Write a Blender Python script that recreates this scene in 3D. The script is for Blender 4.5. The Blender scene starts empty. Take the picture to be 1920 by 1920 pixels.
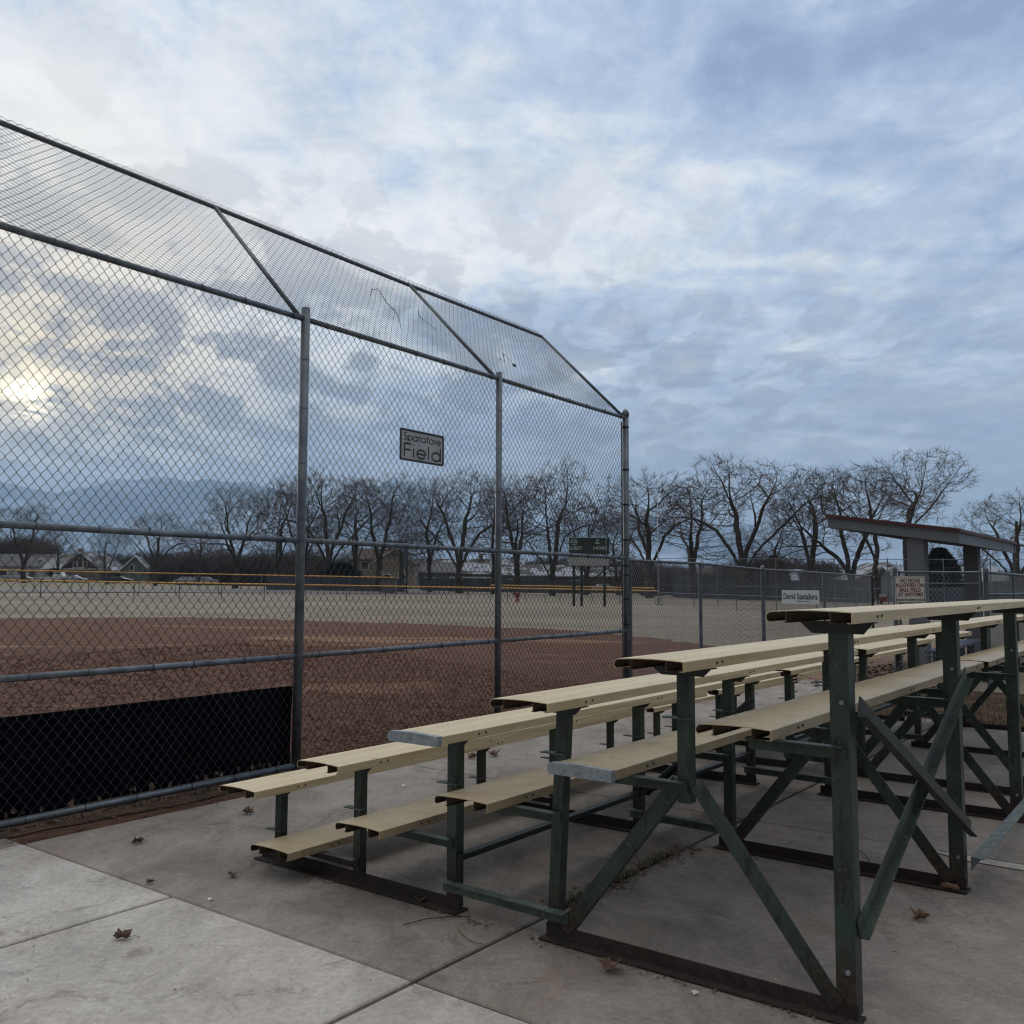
import bpy, bmesh, math, random
import numpy as np
from mathutils import Vector, Matrix
R = math.radians
sc = bpy.context.scene
COL = sc.collection

# ------------------------------------------------------------------ camera
F_PX, PITCH, ROLL, CAM_H = 1741.4, 0.07936, 0.0034, 1.4721
cam = bpy.data.cameras.new('camera'); cam_o = bpy.data.objects.new('camera', cam); COL.objects.link(cam_o)
cam.sensor_width = 36.0; cam.lens = F_PX / 1920 * 36.0; cam.clip_start = 0.05; cam.clip_end = 30000
_r0 = Vector((1, 0, 0)); _u0 = Vector((0, -math.sin(PITCH), math.cos(PITCH))); _b0 = Vector((0, -math.cos(PITCH), -math.sin(PITCH)))
_cr, _sr = math.cos(ROLL), math.sin(ROLL)
_r = _cr * _r0 + _sr * _u0; _u = -_sr * _r0 + _cr * _u0
_m = Matrix((_r, _u, _b0)).transposed().to_4x4(); _m.translation = (0, 0, CAM_H)
cam_o.matrix_world = _m; sc.camera = cam_o

# ------------------------------------------------------------------ world
SUN_AZ, SUN_EL = R(-27.9), R(10.1)       # azimuth measured from +Y towards +X
world = bpy.data.worlds.new('World'); sc.world = world; world.use_nodes = True
nt = world.node_tree; nt.nodes.clear()
def N(t, **kw):
    n = nt.nodes.new(t)
    for k, v in kw.items(): setattr(n, k, v)
    return n
def L(a, b): nt.links.new(a, b)
def val(v, sock):
    if isinstance(v, (int, float)): sock.default_value = v
    else: L(v, sock)
def M(op, a, b=0.0, c=None, clamp=False):
    n = N('ShaderNodeMath', operation=op, use_clamp=clamp); val(a, n.inputs[0]); val(b, n.inputs[1])
    if c is not None: val(c, n.inputs[2])
    return n.outputs[0]
def ramp(f, stops, interp='EASE'):
    n = N('ShaderNodeValToRGB'); n.color_ramp.interpolation = interp
    e = n.color_ramp.elements
    while len(e) < len(stops): e.new(0.5)
    for k, (p, c) in enumerate(stops):
        e[k].position = p; e[k].color = (c, c, c, 1) if isinstance(c, (int, float)) else (*c, 1)
    L(f, n.inputs[0]); return n.outputs[0]
def mixc(f, a, b, mode='MIX'):
    n = N('ShaderNodeMix', data_type='RGBA', blend_type=mode); n.clamp_factor = True
    val(f, n.inputs[0])
    for s, v in ((n.inputs[6], a), (n.inputs[7], b)):
        if isinstance(v, tuple): s.default_value = (*v, 1)
        else: L(v, s)
    return n.outputs[2]
def srgb(r, g, b):
    f = lambda c: (c / 255 / 12.92) if c / 255 <= 0.04045 else ((c / 255 + 0.055) / 1.055) ** 2.4
    return (f(r), f(g), f(b))
tc = N('ShaderNodeTexCoord'); D = tc.outputs['Generated']
sky = N('ShaderNodeTexSky', sky_type='NISHITA'); sky.sun_disc = False; sky.sun_elevation = SUN_EL; sky.sun_rotation = -SUN_AZ if False else SUN_AZ
sky.air_density = 1.0; sky.dust_density = 1.0; sky.altitude = 800
sep = N('ShaderNodeSeparateXYZ'); L(D, sep.inputs[0]); X, Y, Z = sep.outputs
zz = M('MAXIMUM', Z, 0.0)
den = M('ADD', zz, 0.13)
px_, py_ = M('DIVIDE', X, den), M('DIVIDE', Y, den)
comb = N('ShaderNodeCombineXYZ'); L(px_, comb.inputs[0]); L(py_, comb.inputs[1])
P = comb.outputs[0]
def noise(vec, scale, detail=6, rough=0.55, dist=0.0, sx=1, sy=1, rot=0.0, loc=(0, 0, 0)):
    mp = N('ShaderNodeMapping'); mp.inputs['Scale'].default_value = (sx, sy, 1); mp.inputs['Rotation'].default_value = (0, 0, rot); mp.inputs['Location'].default_value = loc
    L(vec, mp.inputs[0])
    n = N('ShaderNodeTexNoise'); n.inputs['Scale'].default_value = scale; n.inputs['Detail'].default_value = detail
    n.inputs['Roughness'].default_value = rough; n.inputs['Distortion'].default_value = dist
    L(mp.outputs[0], n.inputs['Vector']); return n.outputs['Fac']
sd = Vector((math.sin(SUN_AZ) * math.cos(SUN_EL), math.cos(SUN_AZ) * math.cos(SUN_EL), math.sin(SUN_EL)))
dotn = N('ShaderNodeVectorMath', operation='DOT_PRODUCT'); L(D, dotn.inputs[0]); dotn.inputs[1].default_value = sd
dot = M('MAXIMUM', dotn.outputs['Value'], 0.0)
g2 = M('POWER', dot, 60.0); g3 = M('POWER', dot, 6500.0); g4 = M('POWER', dot, 700.0)
nb = noise(P, 0.45, 4, 0.5, 0.3, 1.0, 0.7, R(25), (3.1, 1.7, 0))
nm_ = noise(P, 5.6, 9, 0.60, 0.3, 1.0, 0.62, R(28), (0.4, 5.2, 0))
ns = noise(P, 2.4, 8, 0.60, 0.5, 0.32, 1.0, R(-22), (7.0, 2.2, 0))
nf = noise(P, 7.0, 9, 0.66, 0.35, 1.0, 0.7, R(40), (1.0, 9.2, 0))
az = M('ARCTAN2', X, Y)                                     # 0 ahead, + right
left = M('SUBTRACT', 0.50, M('MULTIPLY', az, 0.95), clamp=True)
elev = M('ARCSINE', Z)
# vertical profile: dim grey band low, a broad lit veil 20-30 degrees up towards the sun, fading above
band = ramp(M('DIVIDE', elev, 1.0), [(0.0, 0.50), (0.10, 0.48), (0.22, 0.66), (0.36, 1.0), (0.46, 0.76), (0.56, 0.40)], 'EASE')
veil = M('ADD', M('MULTIPLY', M('ADD', M('MULTIPLY', left, 0.76), 0.31), band), 0.06)
veil = M('ADD', veil, M('MULTIPLY', M('SUBTRACT', nb, 0.5), 0.30))
veil = M('ADD', veil, M('MULTIPLY', M('SUBTRACT', ns, 0.5), 1.25))
veil = M('ADD', veil, M('MULTIPLY', M('SUBTRACT', nf, 0.5), 1.15))
base = ramp(veil, [(0.0, srgb(142, 163, 199)), (0.20, srgb(164, 184, 214)), (0.42, srgb(191, 207, 229)), (0.66, srgb(227, 233, 241)), (0.95, srgb(247, 248, 249))], 'LINEAR')
dk = M('ADD', M('MULTIPLY', nm_, 0.68), M('MULTIPLY', nf, 0.32))
dkm = ramp(dk, [(0.46, 0.0), (0.54, 1.0)], 'EASE')
lowmask = ramp(elev, [(0.0, 0.5), (0.14, 1.0), (0.24, 1.0), (0.34, 0.45), (0.46, 0.16)], 'LINEAR')
lm = M('MULTIPLY', lowmask, M('ADD', 0.30, M('MULTIPLY', left, 0.72)))
dkf = M('MULTIPLY', dkm, lm)
# warm light through the breaks round the sun
low_cut = ramp(elev, [(0.105, 0.0), (0.175, 1.0)], 'EASE')
warm = M('MULTIPLY', M('MULTIPLY', g2, low_cut), 0.80)
base = mixc(warm, base, srgb(246, 226, 190))
base = mixc(M('MULTIPLY', dkf, 0.90), base, mixc(M('MULTIPLY', g2, 0.5), srgb(114, 129, 156), srgb(134, 138, 148)))
hz = ramp(elev, [(0.0, 1.0), (0.09, 0.80), (0.15, 0.40), (0.24, 0.0)], 'EASE')
hcol = mixc(left, srgb(160, 174, 195), srgb(134, 151, 178))
base = mixc(M('MULTIPLY', hz, 0.88), base, hcol)
sun_c = M('MULTIPLY', M('ADD', g3, M('MULTIPLY', g4, 0.20)), M('ADD', 0.12, M('MULTIPLY', ramp(nf, [(0.44, 0.0), (0.54, 1.0)], 'EASE'), 0.9)))
n_add = N('ShaderNodeMix', data_type='RGBA', blend_type='ADD'); L(M('MULTIPLY', sun_c, low_cut), n_add.inputs[0]); L(base, n_add.inputs[6]); n_add.inputs[7].default_value = (2.8, 2.4, 1.6, 1)
# unseen sky: brightness added overhead to light the ground, dimmed behind the camera
up_ = ramp(elev, [(0.60, 1.0), (1.0, 0.50)], 'EASE')
overc = M('SUBTRACT', 1.0, ramp(elev, [(0.60, 1.0), (1.0, 0.0)], 'EASE'))
behind = ramp(M('MULTIPLY', Y, -1.0), [(0.0, 0.0), (0.5, 1.0)], 'EASE')
sky_fill = mixc(M('MAXIMUM', M('MULTIPLY', overc, 0.85), M('MULTIPLY', behind, 0.85)), n_add.outputs[2], (0.585, 0.555, 0.51))
gain = M('ADD', 1.17, M('MULTIPLY', M('SUBTRACT', 1.0, up_), 3.0))
gain = M('ADD', gain, M('MULTIPLY', ramp(M('MULTIPLY', Y, -1.0), [(0.0, 0.0), (0.4, 1.0)], 'EASE'), -0.80))
bg1 = N('ShaderNodeBackground'); L(sky.outputs[0], bg1.inputs[0]); bg1.inputs[1].default_value = 0.05
bg2 = N('ShaderNodeBackground'); L(sky_fill, bg2.inputs[0]); L(gain, bg2.inputs[1])
mx = N('ShaderNodeMixShader'); mx.inputs[0].default_value = 0.95
L(bg1.outputs[0], mx.inputs[1]); L(bg2.outputs[0], mx.inputs[2])
wo = N('ShaderNodeOutputWorld'); L(mx.outputs[0], wo.inputs[0])

# ------------------------------------------------------------------ sun (veiled)
sl = bpy.data.lights.new('sun', 'SUN'); sl.energy = 1.0; sl.angle = R(14); sl.color = (1.0, 0.9, 0.74)
so = bpy.data.objects.new('sun', sl); COL.objects.link(so)
so.rotation_euler = (-sd).to_track_quat('-Z', 'Y').to_euler()
so.location = (-20, 40, 30)
sc.view_settings.view_transform = 'Standard'; sc.view_settings.look = 'None'; sc.view_settings.gamma = 1.0; sc.view_settings.exposure = 0.0
sc.render.engine = 'CYCLES'; sc.cycles.use_denoising = True; sc.cycles.max_bounces = 6; sc.cycles.volume_bounces = 1
sc.cycles.use_adaptive_sampling = True; sc.cycles.filter_width = 1.15; sc.cycles.denoising_prefilter = 'ACCURATE'

# ------------------------------------------------------------------ ray helpers (pixel of the 1920 px photo -> point on the real terrain)
def smooth(t): t = max(0.0, min(1.0, t)); return t * t * (3 - 2 * t)
def zg(x, y):
    w = max(0.0, min(1.0, (y - 12) / 18.0))
    xx = max(-140.0, min(60.0, x))
    return w * (-0.0145 * xx + 0.004 * (min(y, 320) - 12) ) if y > 12 else 0.0
def ray(px, py):
    a, b = px - 960, py - 960
    Xp = _cr * a + _sr * b; Yp = -_sr * a + _cr * b
    return Vector((Xp / F_PX, math.cos(PITCH) + math.sin(PITCH) * Yp / F_PX, math.sin(PITCH) - math.cos(PITCH) * Yp / F_PX))
def at(px, py, far=400):
    d = ray(px, py); lo, hi = 1.0, far
    f = lambda t: CAM_H + d.z * t - zg(d.x * t, d.y * t)
    t = 1.0
    while t < far and f(t) > 0: t *= 1.02
    lo, hi = t / 1.02, t
    for _ in range(30):
        m = (lo + hi) / 2
        if f(m) > 0: lo = m
        else: hi = m
    return Vector((d.x * lo, d.y * lo, zg(d.x * lo, d.y * lo)))
def at_y(px, Yd):
    d = ray(px, 1090); return Vector((d.x / d.y * Yd, Yd, zg(d.x / d.y * Yd, Yd)))

# ------------------------------------------------------------------ materials
def mat(name, build):
    m = bpy.data.materials.new(name); m.use_nodes = True
    t = m.node_tree; b = t.nodes['Principled BSDF']
    global nt; old = nt; nt = t
    build(t, b)
    nt = old
    return m
def geo_pos(): return N('ShaderNodeNewGeometry').outputs['Position']
def obj_co(): return N('ShaderNodeTexCoord').outputs['Object']
def nz(vec, scale, detail=5, rough=0.55, sx=1, sy=1, sz=1, dist=0.0, loc=(0, 0, 0), rot=0.0):
    mp = N('ShaderNodeMapping'); mp.inputs['Scale'].default_value = (sx, sy, sz); mp.inputs['Location'].default_value = loc; mp.inputs['Rotation'].default_value = (0, 0, rot)
    L(vec, mp.inputs[0])
    n = N('ShaderNodeTexNoise'); n.inputs['Scale'].default_value = scale; n.inputs['Detail'].default_value = detail; n.inputs['Roughness'].default_value = rough; n.inputs['Distortion'].default_value = dist
    L(mp.outputs[0], n.inputs['Vector']); return n.outputs['Fac']
def bump(b, h, strength=0.3, distance=0.01):
    n = N('ShaderNodeBump'); n.inputs['Strength'].default_value = strength; n.inputs['Distance'].default_value = distance
    L(h, n.inputs['Height']); L(n.outputs[0], b.inputs['Normal'])
def plain(name, col, rough=0.7, metal=0.0, var=0.15, scale=6.0):
    def f(t, b):
        n = nz(geo_pos(), scale, 5, 0.6)
        c = mixc(ramp(n, [(0.3, 0.0), (0.7, 1.0)]), tuple(x * (1 - var) for x in col), tuple(min(1, x * (1 + var)) for x in col))
        L(c, b.inputs['Base Color']); b.inputs['Roughness'].default_value = rough; b.inputs['Metallic'].default_value = metal
    return mat(name, f)
def f_concrete(light):
    def f(t, b):
        P = geo_pos()
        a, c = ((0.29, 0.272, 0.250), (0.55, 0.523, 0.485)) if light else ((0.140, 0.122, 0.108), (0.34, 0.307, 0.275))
        big = nz(P, 0.8, 6, 0.62, dist=0.5); mid = nz(P, 4.0, 9, 0.74, dist=0.8, sx=1.0, sy=0.5, rot=0.6); fine = nz(P, 110.0, 5, 0.75); grit = nz(P, 34.0, 7, 0.78)
        k = M('ADD', M('MULTIPLY', big, 0.50), M('MULTIPLY', mid, 0.50))
        col = mixc(ramp(k, [(0.38, 0.0), (0.60, 1.0)], 'LINEAR'), a, c)
        col = mixc(M('MULTIPLY', ramp(grit, [(0.38, 1.0), (0.56, 0.0)], 'LINEAR'), 0.42), col, tuple(x * 0.40 for x in c))
        col = mixc(M('MULTIPLY', ramp(grit, [(0.56, 0.0), (0.68, 1.0)], 'LINEAR'), 0.35), col, tuple(min(1, x * 1.25) for x in c))
        col = mixc(M('MULTIPLY', ramp(fine, [(0.35, 1.0), (0.5, 0.0)], 'LINEAR'), 0.35), col, tuple(x * 0.45 for x in c))
        st = ramp(nz(P, 2.6, 10, 0.78, dist=1.6, loc=(5, 3, 1)), [(0.55, 0.0), (0.64, 1.0)], 'LINEAR')
        col = mixc(M('MULTIPLY', st, 0.5), col, (0.095, 0.080, 0.070))
        rs = ramp(nz(P, 1.2, 8, 0.72, dist=0.8, loc=(15, 8, 1)), [(0.52, 0.0), (0.70, 1.0)], 'LINEAR')
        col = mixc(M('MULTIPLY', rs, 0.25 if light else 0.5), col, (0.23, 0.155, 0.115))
        vo = N('ShaderNodeTexVoronoi'); vo.feature = 'DISTANCE_TO_EDGE'; vo.inputs['Scale'].default_value = 0.75
        wv = N('ShaderNodeVectorMath', operation='ADD'); wn = N('ShaderNodeTexNoise'); wn.inputs['Scale'].default_value = 2.5; wn.inputs['Detail'].default_value = 7; L(P, wn.inputs['Vector'])
        ws_ = N('ShaderNodeVectorMath', operation='SCALE'); L(wn.outputs['Color'], ws_.inputs[0]); ws_.inputs['Scale'].default_value = 0.55; L(P, wv.inputs[0]); L(ws_.outputs[0], wv.inputs[1]); L(wv.outputs[0], vo.inputs['Vector'])
        ck = M('MULTIPLY', ramp(vo.outputs['Distance'], [(0.0, 1.0), (0.006, 0.0)], 'LINEAR'), ramp(nz(P, 0.5, 2, 0.5, loc=(1, 6, 2)), [(0.58, 0.0), (0.62, 1.0)], 'LINEAR'))
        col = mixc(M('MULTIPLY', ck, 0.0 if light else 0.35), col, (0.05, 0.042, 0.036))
        sp = ramp(nz(P, 26.0, 3, 0.5, loc=(2, 9, 4)), [(0.71, 0.0), (0.74, 1.0)], 'LINEAR')
        col = mixc(M('MULTIPLY', sp, 0.75), col, (0.055, 0.046, 0.040))
        L(col, b.inputs['Base Color']); b.inputs['Roughness'].default_value = 0.86
        bump(b, M('ADD', M('MULTIPLY', fine, 0.5), grit), 0.55, 0.004)
    return f
MAT = {}
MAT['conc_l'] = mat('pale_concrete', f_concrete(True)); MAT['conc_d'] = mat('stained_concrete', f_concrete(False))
def f_dirt(t, b):
    P = geo_pos()
    a = nz(P, 0.22, 7, 0.62, dist=0.8, sx=0.35, sy=1.5, rot=R(-4)); c = nz(P, 2.2, 9, 0.76); fi = nz(P, 11, 8, 0.80); f3 = nz(P, 34, 5, 0.75)
    col = mixc(ramp(c, [(0.34, 0.0), (0.66, 1.0)], 'LINEAR'), (0.105, 0.054, 0.038), (0.205, 0.110, 0.076))
    col = mixc(M('MULTIPLY', ramp(a, [(0.57, 0.0), (0.62, 1.0)], 'LINEAR'), 0.7), col, (0.38, 0.225, 0.15))
    col = mixc(M('MULTIPLY', ramp(fi, [(0.50, 0.0), (0.60, 1.0)], 'LINEAR'), 0.72), col, (0.040, 0.017, 0.012))
    col = mixc(M('MULTIPLY', ramp(f3, [(0.58, 0.0), (0.66, 1.0)], 'LINEAR'), 0.5), col, (0.28, 0.15, 0.10))
    col = mixc(M('MULTIPLY', ramp(nz(P, 14, 2, 0.5, loc=(3, 3, 0)), [(0.735, 0.0), (0.76, 1.0)], 'LINEAR'), 0.6), col, (0.50, 0.42, 0.36))
    L(col, b.inputs['Base Color']); b.inputs['Roughness'].default_value = 1.0; b.inputs['Specular IOR Level'].default_value = 0.15
    bump(b, M('ADD', fi, M('MULTIPLY', c, 1.5)), 1.0, 0.06)
MAT['dirt'] = mat('red_dirt', f_dirt)
def f_sand(t, b):
    P = geo_pos(); c = nz(P, 2.0, 8, 0.72); fi = nz(P, 30, 6, 0.75)
    col = mixc(ramp(c, [(0.3, 0.0), (0.7, 1.0)], 'LINEAR'), (0.16, 0.085, 0.055), (0.30, 0.19, 0.13))
    col = mixc(M('MULTIPLY', ramp(fi, [(0.50, 0.0), (0.62, 1.0)], 'LINEAR'), 0.6), col, (0.08, 0.045, 0.03))
    L(col, b.inputs['Base Color']); b.inputs['Roughness'].default_value = 0.95; bump(b, fi, 0.8, 0.03)
MAT['sand'] = mat('pale_packed_dirt', f_sand)
def f_grass(t, b):
    P = geo_pos()
    a = nz(P, 0.12, 6, 0.6, dist=0.5, sx=0.4); c = nz(P, 1.6, 8, 0.75, sx=0.5); fi = nz(P, 22, 6, 0.8, sx=0.5)
    col = mixc(ramp(c, [(0.3, 0.0), (0.7, 1.0)], 'LINEAR'), (0.150, 0.128, 0.102), (0.275, 0.242, 0.198))
    col = mixc(M('MULTIPLY', ramp(a, [(0.42, 0.0), (0.66, 1.0)], 'LINEAR'), 0.6), col, (0.34, 0.30, 0.24))
    col = mixc(M('MULTIPLY', ramp(fi, [(0.50, 0.0), (0.64, 1.0)], 'LINEAR'), 0.55), col, (0.075, 0.062, 0.038))
    L(col, b.inputs['Base Color']); b.inputs['Roughness'].default_value = 1.0; b.inputs['Specular IOR Level'].default_value = 0.15; bump(b, fi, 0.8, 0.05)
MAT['grass'] = mat('dormant_grass', f_grass)
def f_galv(t, b):
    P = geo_pos(); n = nz(P, 9, 7, 0.7, sz=0.5); n2 = nz(P, 60, 3, 0.6)
    col = mixc(ramp(n, [(0.3, 0.0), (0.7, 1.0)], 'LINEAR'), (0.065, 0.082, 0.102), (0.185, 0.215, 0.25))
    col = mixc(M('MULTIPLY', ramp(nz(P, 3.0, 6, 0.7, loc=(4, 4, 4)), [(0.60, 0.0), (0.70, 1.0)], 'LINEAR'), 0.5), col, (0.09, 0.07, 0.06))
    L(col, b.inputs['Base Color']); b.inputs['Metallic'].default_value = 0.55
    L(ramp(n2, [(0.3, 0.42), (0.7, 0.62)], 'LINEAR'), b.inputs['Roughness'])
MAT['galv'] = mat('galvanised_steel', f_galv)
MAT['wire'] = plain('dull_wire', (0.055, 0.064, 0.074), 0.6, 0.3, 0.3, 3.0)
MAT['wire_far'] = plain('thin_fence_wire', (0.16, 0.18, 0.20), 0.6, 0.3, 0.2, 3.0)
MAT['wire_lit'] = plain('lit_galvanised_wire', (0.24, 0.26, 0.285), 0.5, 0.3, 0.2, 3.0)  # lighter copy of the fence wire, its lit look put into the colour
MAT['darkpost'] = plain('dark_post_paint', (0.02, 0.022, 0.026), 0.5, 0.2)
def f_green(dark=0.0):
    def f(t, b):
        P = geo_pos(); s = N('ShaderNodeSeparateXYZ'); L(P, s.inputs[0]); z = s.outputs[2]
        n = nz(P, 4.0, 7, 0.7, sz=0.6); f1 = nz(P, 16, 8, 0.75, sz=0.35); f2 = nz(P, 45, 6, 0.7)
        col = mixc(ramp(n, [(0.35, 0.0), (0.65, 1.0)], 'LINEAR'), (0.011, 0.024, 0.019), (0.045, 0.072, 0.052))
        col = mixc(M('MULTIPLY', ramp(nz(P, 2.2, 3, 0.5, loc=(9, 2, 5)), [(0.5, 0.0), (0.68, 1.0)], 'LINEAR'), 0.45), col, (0.018, 0.055, 0.046))
        col = mixc(M('MULTIPLY', ramp(f1, [(0.53, 0.0), (0.58, 1.0)], 'LINEAR'), 0.8), col, (0.012, 0.012, 0.012))
        col = mixc(M('MULTIPLY', ramp(f2, [(0.61, 0.0), (0.66, 1.0)], 'LINEAR'), 0.45), col, (0.16, 0.19, 0.17))
        lowm = M('ADD', M('MULTIPLY', z, 3.0), M('MULTIPLY', M('SUBTRACT', f1, 0.5), 2.2))
        lw = ramp(lowm, [(0.30, 1.0), (0.78, 0.0)], 'LINEAR')
        rust = mixc(ramp(f2, [(0.4, 0.0), (0.62, 1.0)], 'LINEAR'), (0.016, 0.013, 0.012), (0.055, 0.036, 0.028))
        col = mixc(M('MULTIPLY', lw, 0.92), col, rust)
        if dark: col = mixc(dark, col, (0.012, 0.014, 0.014))
        L(col, b.inputs['Base Color']); b.inputs['Roughness'].default_value = 0.52
        bump(b, M('ADD', f1, f2), 0.35, 0.002)
    return f
MAT['green'] = mat('chipped_green_paint', f_green()); MAT['green_dk'] = mat('grimy_dark_green_paint', f_green(0.6))
def f_rust(t, b):
    P = geo_pos(); n = nz(P, 14, 8, 0.75); n2 = nz(P, 60, 5, 0.7)
    col = mixc(ramp(n, [(0.35, 0.0), (0.65, 1.0)], 'LINEAR'), (0.013, 0.010, 0.010), (0.042, 0.028, 0.024))
    col = mixc(M('MULTIPLY', ramp(n2, [(0.62, 0.0), (0.68, 1.0)], 'LINEAR'), 0.6), col, (0.16, 0.13, 0.10))
    L(col, b.inputs['Base Color']); b.inputs['Roughness'].default_value = 0.85; bump(b, n2, 0.6, 0.003)
MAT['rust'] = mat('rusty_steel', f_rust)
def f_plank(t, b, foot=False):
    O = obj_co(); P = geo_pos()
    st = nz(O, 14.0, 7, 0.72, sx=0.06, sy=7.0); n = nz(P, 1.5, 5, 0.6); sc_ = nz(P, 9, 9, 0.8, dist=1.2); gr = nz(P, 70, 5, 0.75)
    col = mixc(ramp(st, [(0.36, 0.0), (0.62, 1.0)], 'LINEAR'), (0.42, 0.33, 0.175), (0.70, 0.595, 0.385))
    col = mixc(M('MULTIPLY', ramp(n, [(0.35, 0.0), (0.7, 1.0)], 'LINEAR'), 0.35), col, (0.56, 0.51, 0.40))
    col = mixc(M('MULTIPLY', ramp(nz(O, 3.0, 8, 0.75, sx=0.35, sy=2.5, loc=(4, 1, 0)), [(0.54, 0.0), (0.66, 1.0)], 'LINEAR'), 0.38), col, (0.27, 0.225, 0.16))
    col = mixc(M('MULTIPLY', ramp(sc_, [(0.60, 0.0), (0.65, 1.0)], 'LINEAR'), 0.6), col, (0.13, 0.105, 0.075))
    col = mixc(M('MULTIPLY', ramp(gr, [(0.60, 0.0), (0.70, 1.0)], 'LINEAR'), 0.4), col, (0.24, 0.19, 0.12))
    L(col, b.inputs['Base Color']); b.inputs['Metallic'].default_value = 0.08
    L(ramp(sc_, [(0.35, 0.38), (0.7, 0.62)], 'LINEAR'), b.inputs['Roughness'])
    w = N('ShaderNodeTexWave'); w.wave_type = 'BANDS'; w.bands_direction = 'Y'; w.inputs['Scale'].default_value = 19.0; w.inputs['Distortion'].default_value = 0.0; L(O, w.inputs[0])
    sx = N('ShaderNodeSeparateXYZ'); L(N('ShaderNodeNewGeometry').outputs['True Normal'], sx.inputs[0])
    up = ramp(sx.outputs[2], [(0.80, 0.0), (0.95, 1.0)], 'LINEAR')
    bump(b, M('ADD', M('MULTIPLY', M('MULTIPLY', w.outputs['Fac'], up), 0.8), M('MULTIPLY', st, 0.5)), 0.6, 0.0016)
MAT['plank'] = mat('tan_aluminium_plank', f_plank)
def f_foot(t, b):
    O = obj_co(); P = geo_pos(); n = nz(P, 1.8, 6, 0.65); gr = nz(P, 60, 5, 0.75); sm = nz(P, 7, 9, 0.78, dist=1.0)
    col = mixc(ramp(n, [(0.35, 0.0), (0.65, 1.0)], 'LINEAR'), (0.38, 0.30, 0.18), (0.54, 0.455, 0.30))
    col = mixc(M('MULTIPLY', ramp(sm, [(0.55, 0.0), (0.64, 1.0)], 'LINEAR'), 0.45), col, (0.17, 0.14, 0.10))
    col = mixc(M('MULTIPLY', ramp(gr, [(0.58, 0.0), (0.70, 1.0)], 'LINEAR'), 0.35), col, (0.22, 0.18, 0.12))
    L(col, b.inputs['Base Color']); b.inputs['Metallic'].default_value = 0.1; L(ramp(sm, [(0.35, 0.30), (0.7, 0.6)], 'LINEAR'), b.inputs['Roughness']); bump(b, gr, 0.15, 0.001)
MAT['foot'] = mat('worn_foot_plank', f_foot)
def f_pale(t, b):
    P = geo_pos(); n = nz(P, 9, 8, 0.75); f2 = nz(P, 45, 6, 0.75)
    col = mixc(ramp(n, [(0.4, 0.0), (0.6, 1.0)], 'LINEAR'), (0.045, 0.070, 0.058), (0.12, 0.165, 0.145))
    col = mixc(M('MULTIPLY', ramp(f2, [(0.55, 0.0), (0.62, 1.0)], 'LINEAR'), 0.7), col, (0.02, 0.02, 0.02))
    L(col, b.inputs['Base Color']); b.inputs['Roughness'].default_value = 0.65; bump(b, f2, 0.3, 0.002)
MAT['grey_tie'] = plain('dull_grey_angle', (0.12, 0.145, 0.15), 0.7, 0, 0.35, 18)
MAT['green_pale'] = mat('faded_green_paint', f_pale)
def f_cap(t, b):
    P = geo_pos(); n = nz(P, 35, 7, 0.8)
    L(mixc(ramp(n, [(0.35, 0.0), (0.65, 1.0)], 'LINEAR'), (0.13, 0.16, 0.19), (0.33, 0.37, 0.40)), b.inputs['Base Color']); b.inputs['Roughness'].default_value = 0.75
MAT['cap'] = mat('weathered_grey_cap', f_cap)
MAT['screen'] = plain('black_mesh_fabric', (0.004, 0.0045, 0.008), 1.0, 0, 0.4, 8)
MAT['screen'].node_tree.nodes['Principled BSDF'].inputs['Specular IOR Level'].default_value = 0.04
MAT['bark'] = plain('grey_brown_bark', (0.038, 0.031, 0.028), 0.9, 0, 0.3, 2)
MAT['twigs'] = plain('brown_twigs', (0.070, 0.052, 0.042), 0.9, 0, 0.3, 1)
MAT['inner'] = plain('oxidised_shaded_plank_inside', (0.07, 0.048, 0.030), 0.7)  # oxidised brown, with the shade of the plank cavities put into the colour
MAT['brush'] = plain('purplish_brown_brush', (0.068, 0.052, 0.050), 0.95, 0, 0.3, 0.5)
MAT['evergreen'] = plain('dark_evergreen', (0.012, 0.022, 0.016), 0.8, 0, 0.4, 1)
MAT['leaf'] = plain('dry_brown_leaf', (0.17, 0.105, 0.065), 0.8, 0, 0.3, 60)
MAT['leaf_d'] = plain('dark_dry_leaf', (0.125, 0.085, 0.062), 0.8, 0, 0.3, 60)
MAT['banner_white'] = plain('banner_white', (0.66, 0.70, 0.74), 0.6, 0, 0.06, 6)
MAT['white'] = plain('white_paint', (0.62, 0.63, 0.64), 0.5, 0, 0.08, 3)
MAT['sign_white'] = plain('sign_white', (0.33, 0.35, 0.38), 0.5, 0, 0.12, 6)
MAT['black'] = plain('black_paint', (0.015, 0.016, 0.02), 0.5, 0, 0.1)
MAT['red_ink'] = plain('faded_red_ink', (0.16, 0.035, 0.035), 0.6, 0, 0.1)
MAT['dk_ink'] = plain('dark_ink', (0.035, 0.045, 0.075), 0.6, 0, 0.1)
MAT['yellow'] = plain('yellow_rail_cap', (0.62, 0.34, 0.07), 0.6, 0, 0.2, 1)
MAT['sb_green'] = plain('dark_scoreboard_green', (0.008, 0.020, 0.022), 0.4, 0, 0.1)
MAT['sb_txt'] = plain('pale_green_lettering', (0.35, 0.50, 0.48), 0.5, 0, 0.1)
MAT['fascia'] = plain('grey_fascia_paint', (0.125, 0.145, 0.165), 0.6, 0, 0.1, 2)
MAT['dug_red'] = plain('dark_red_roof_edge', (0.085, 0.018, 0.022), 0.6, 0, 0.2, 4)
MAT['block'] = plain('grey_column_paint', (0.12, 0.135, 0.155), 0.7, 0, 0.1, 2)
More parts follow.
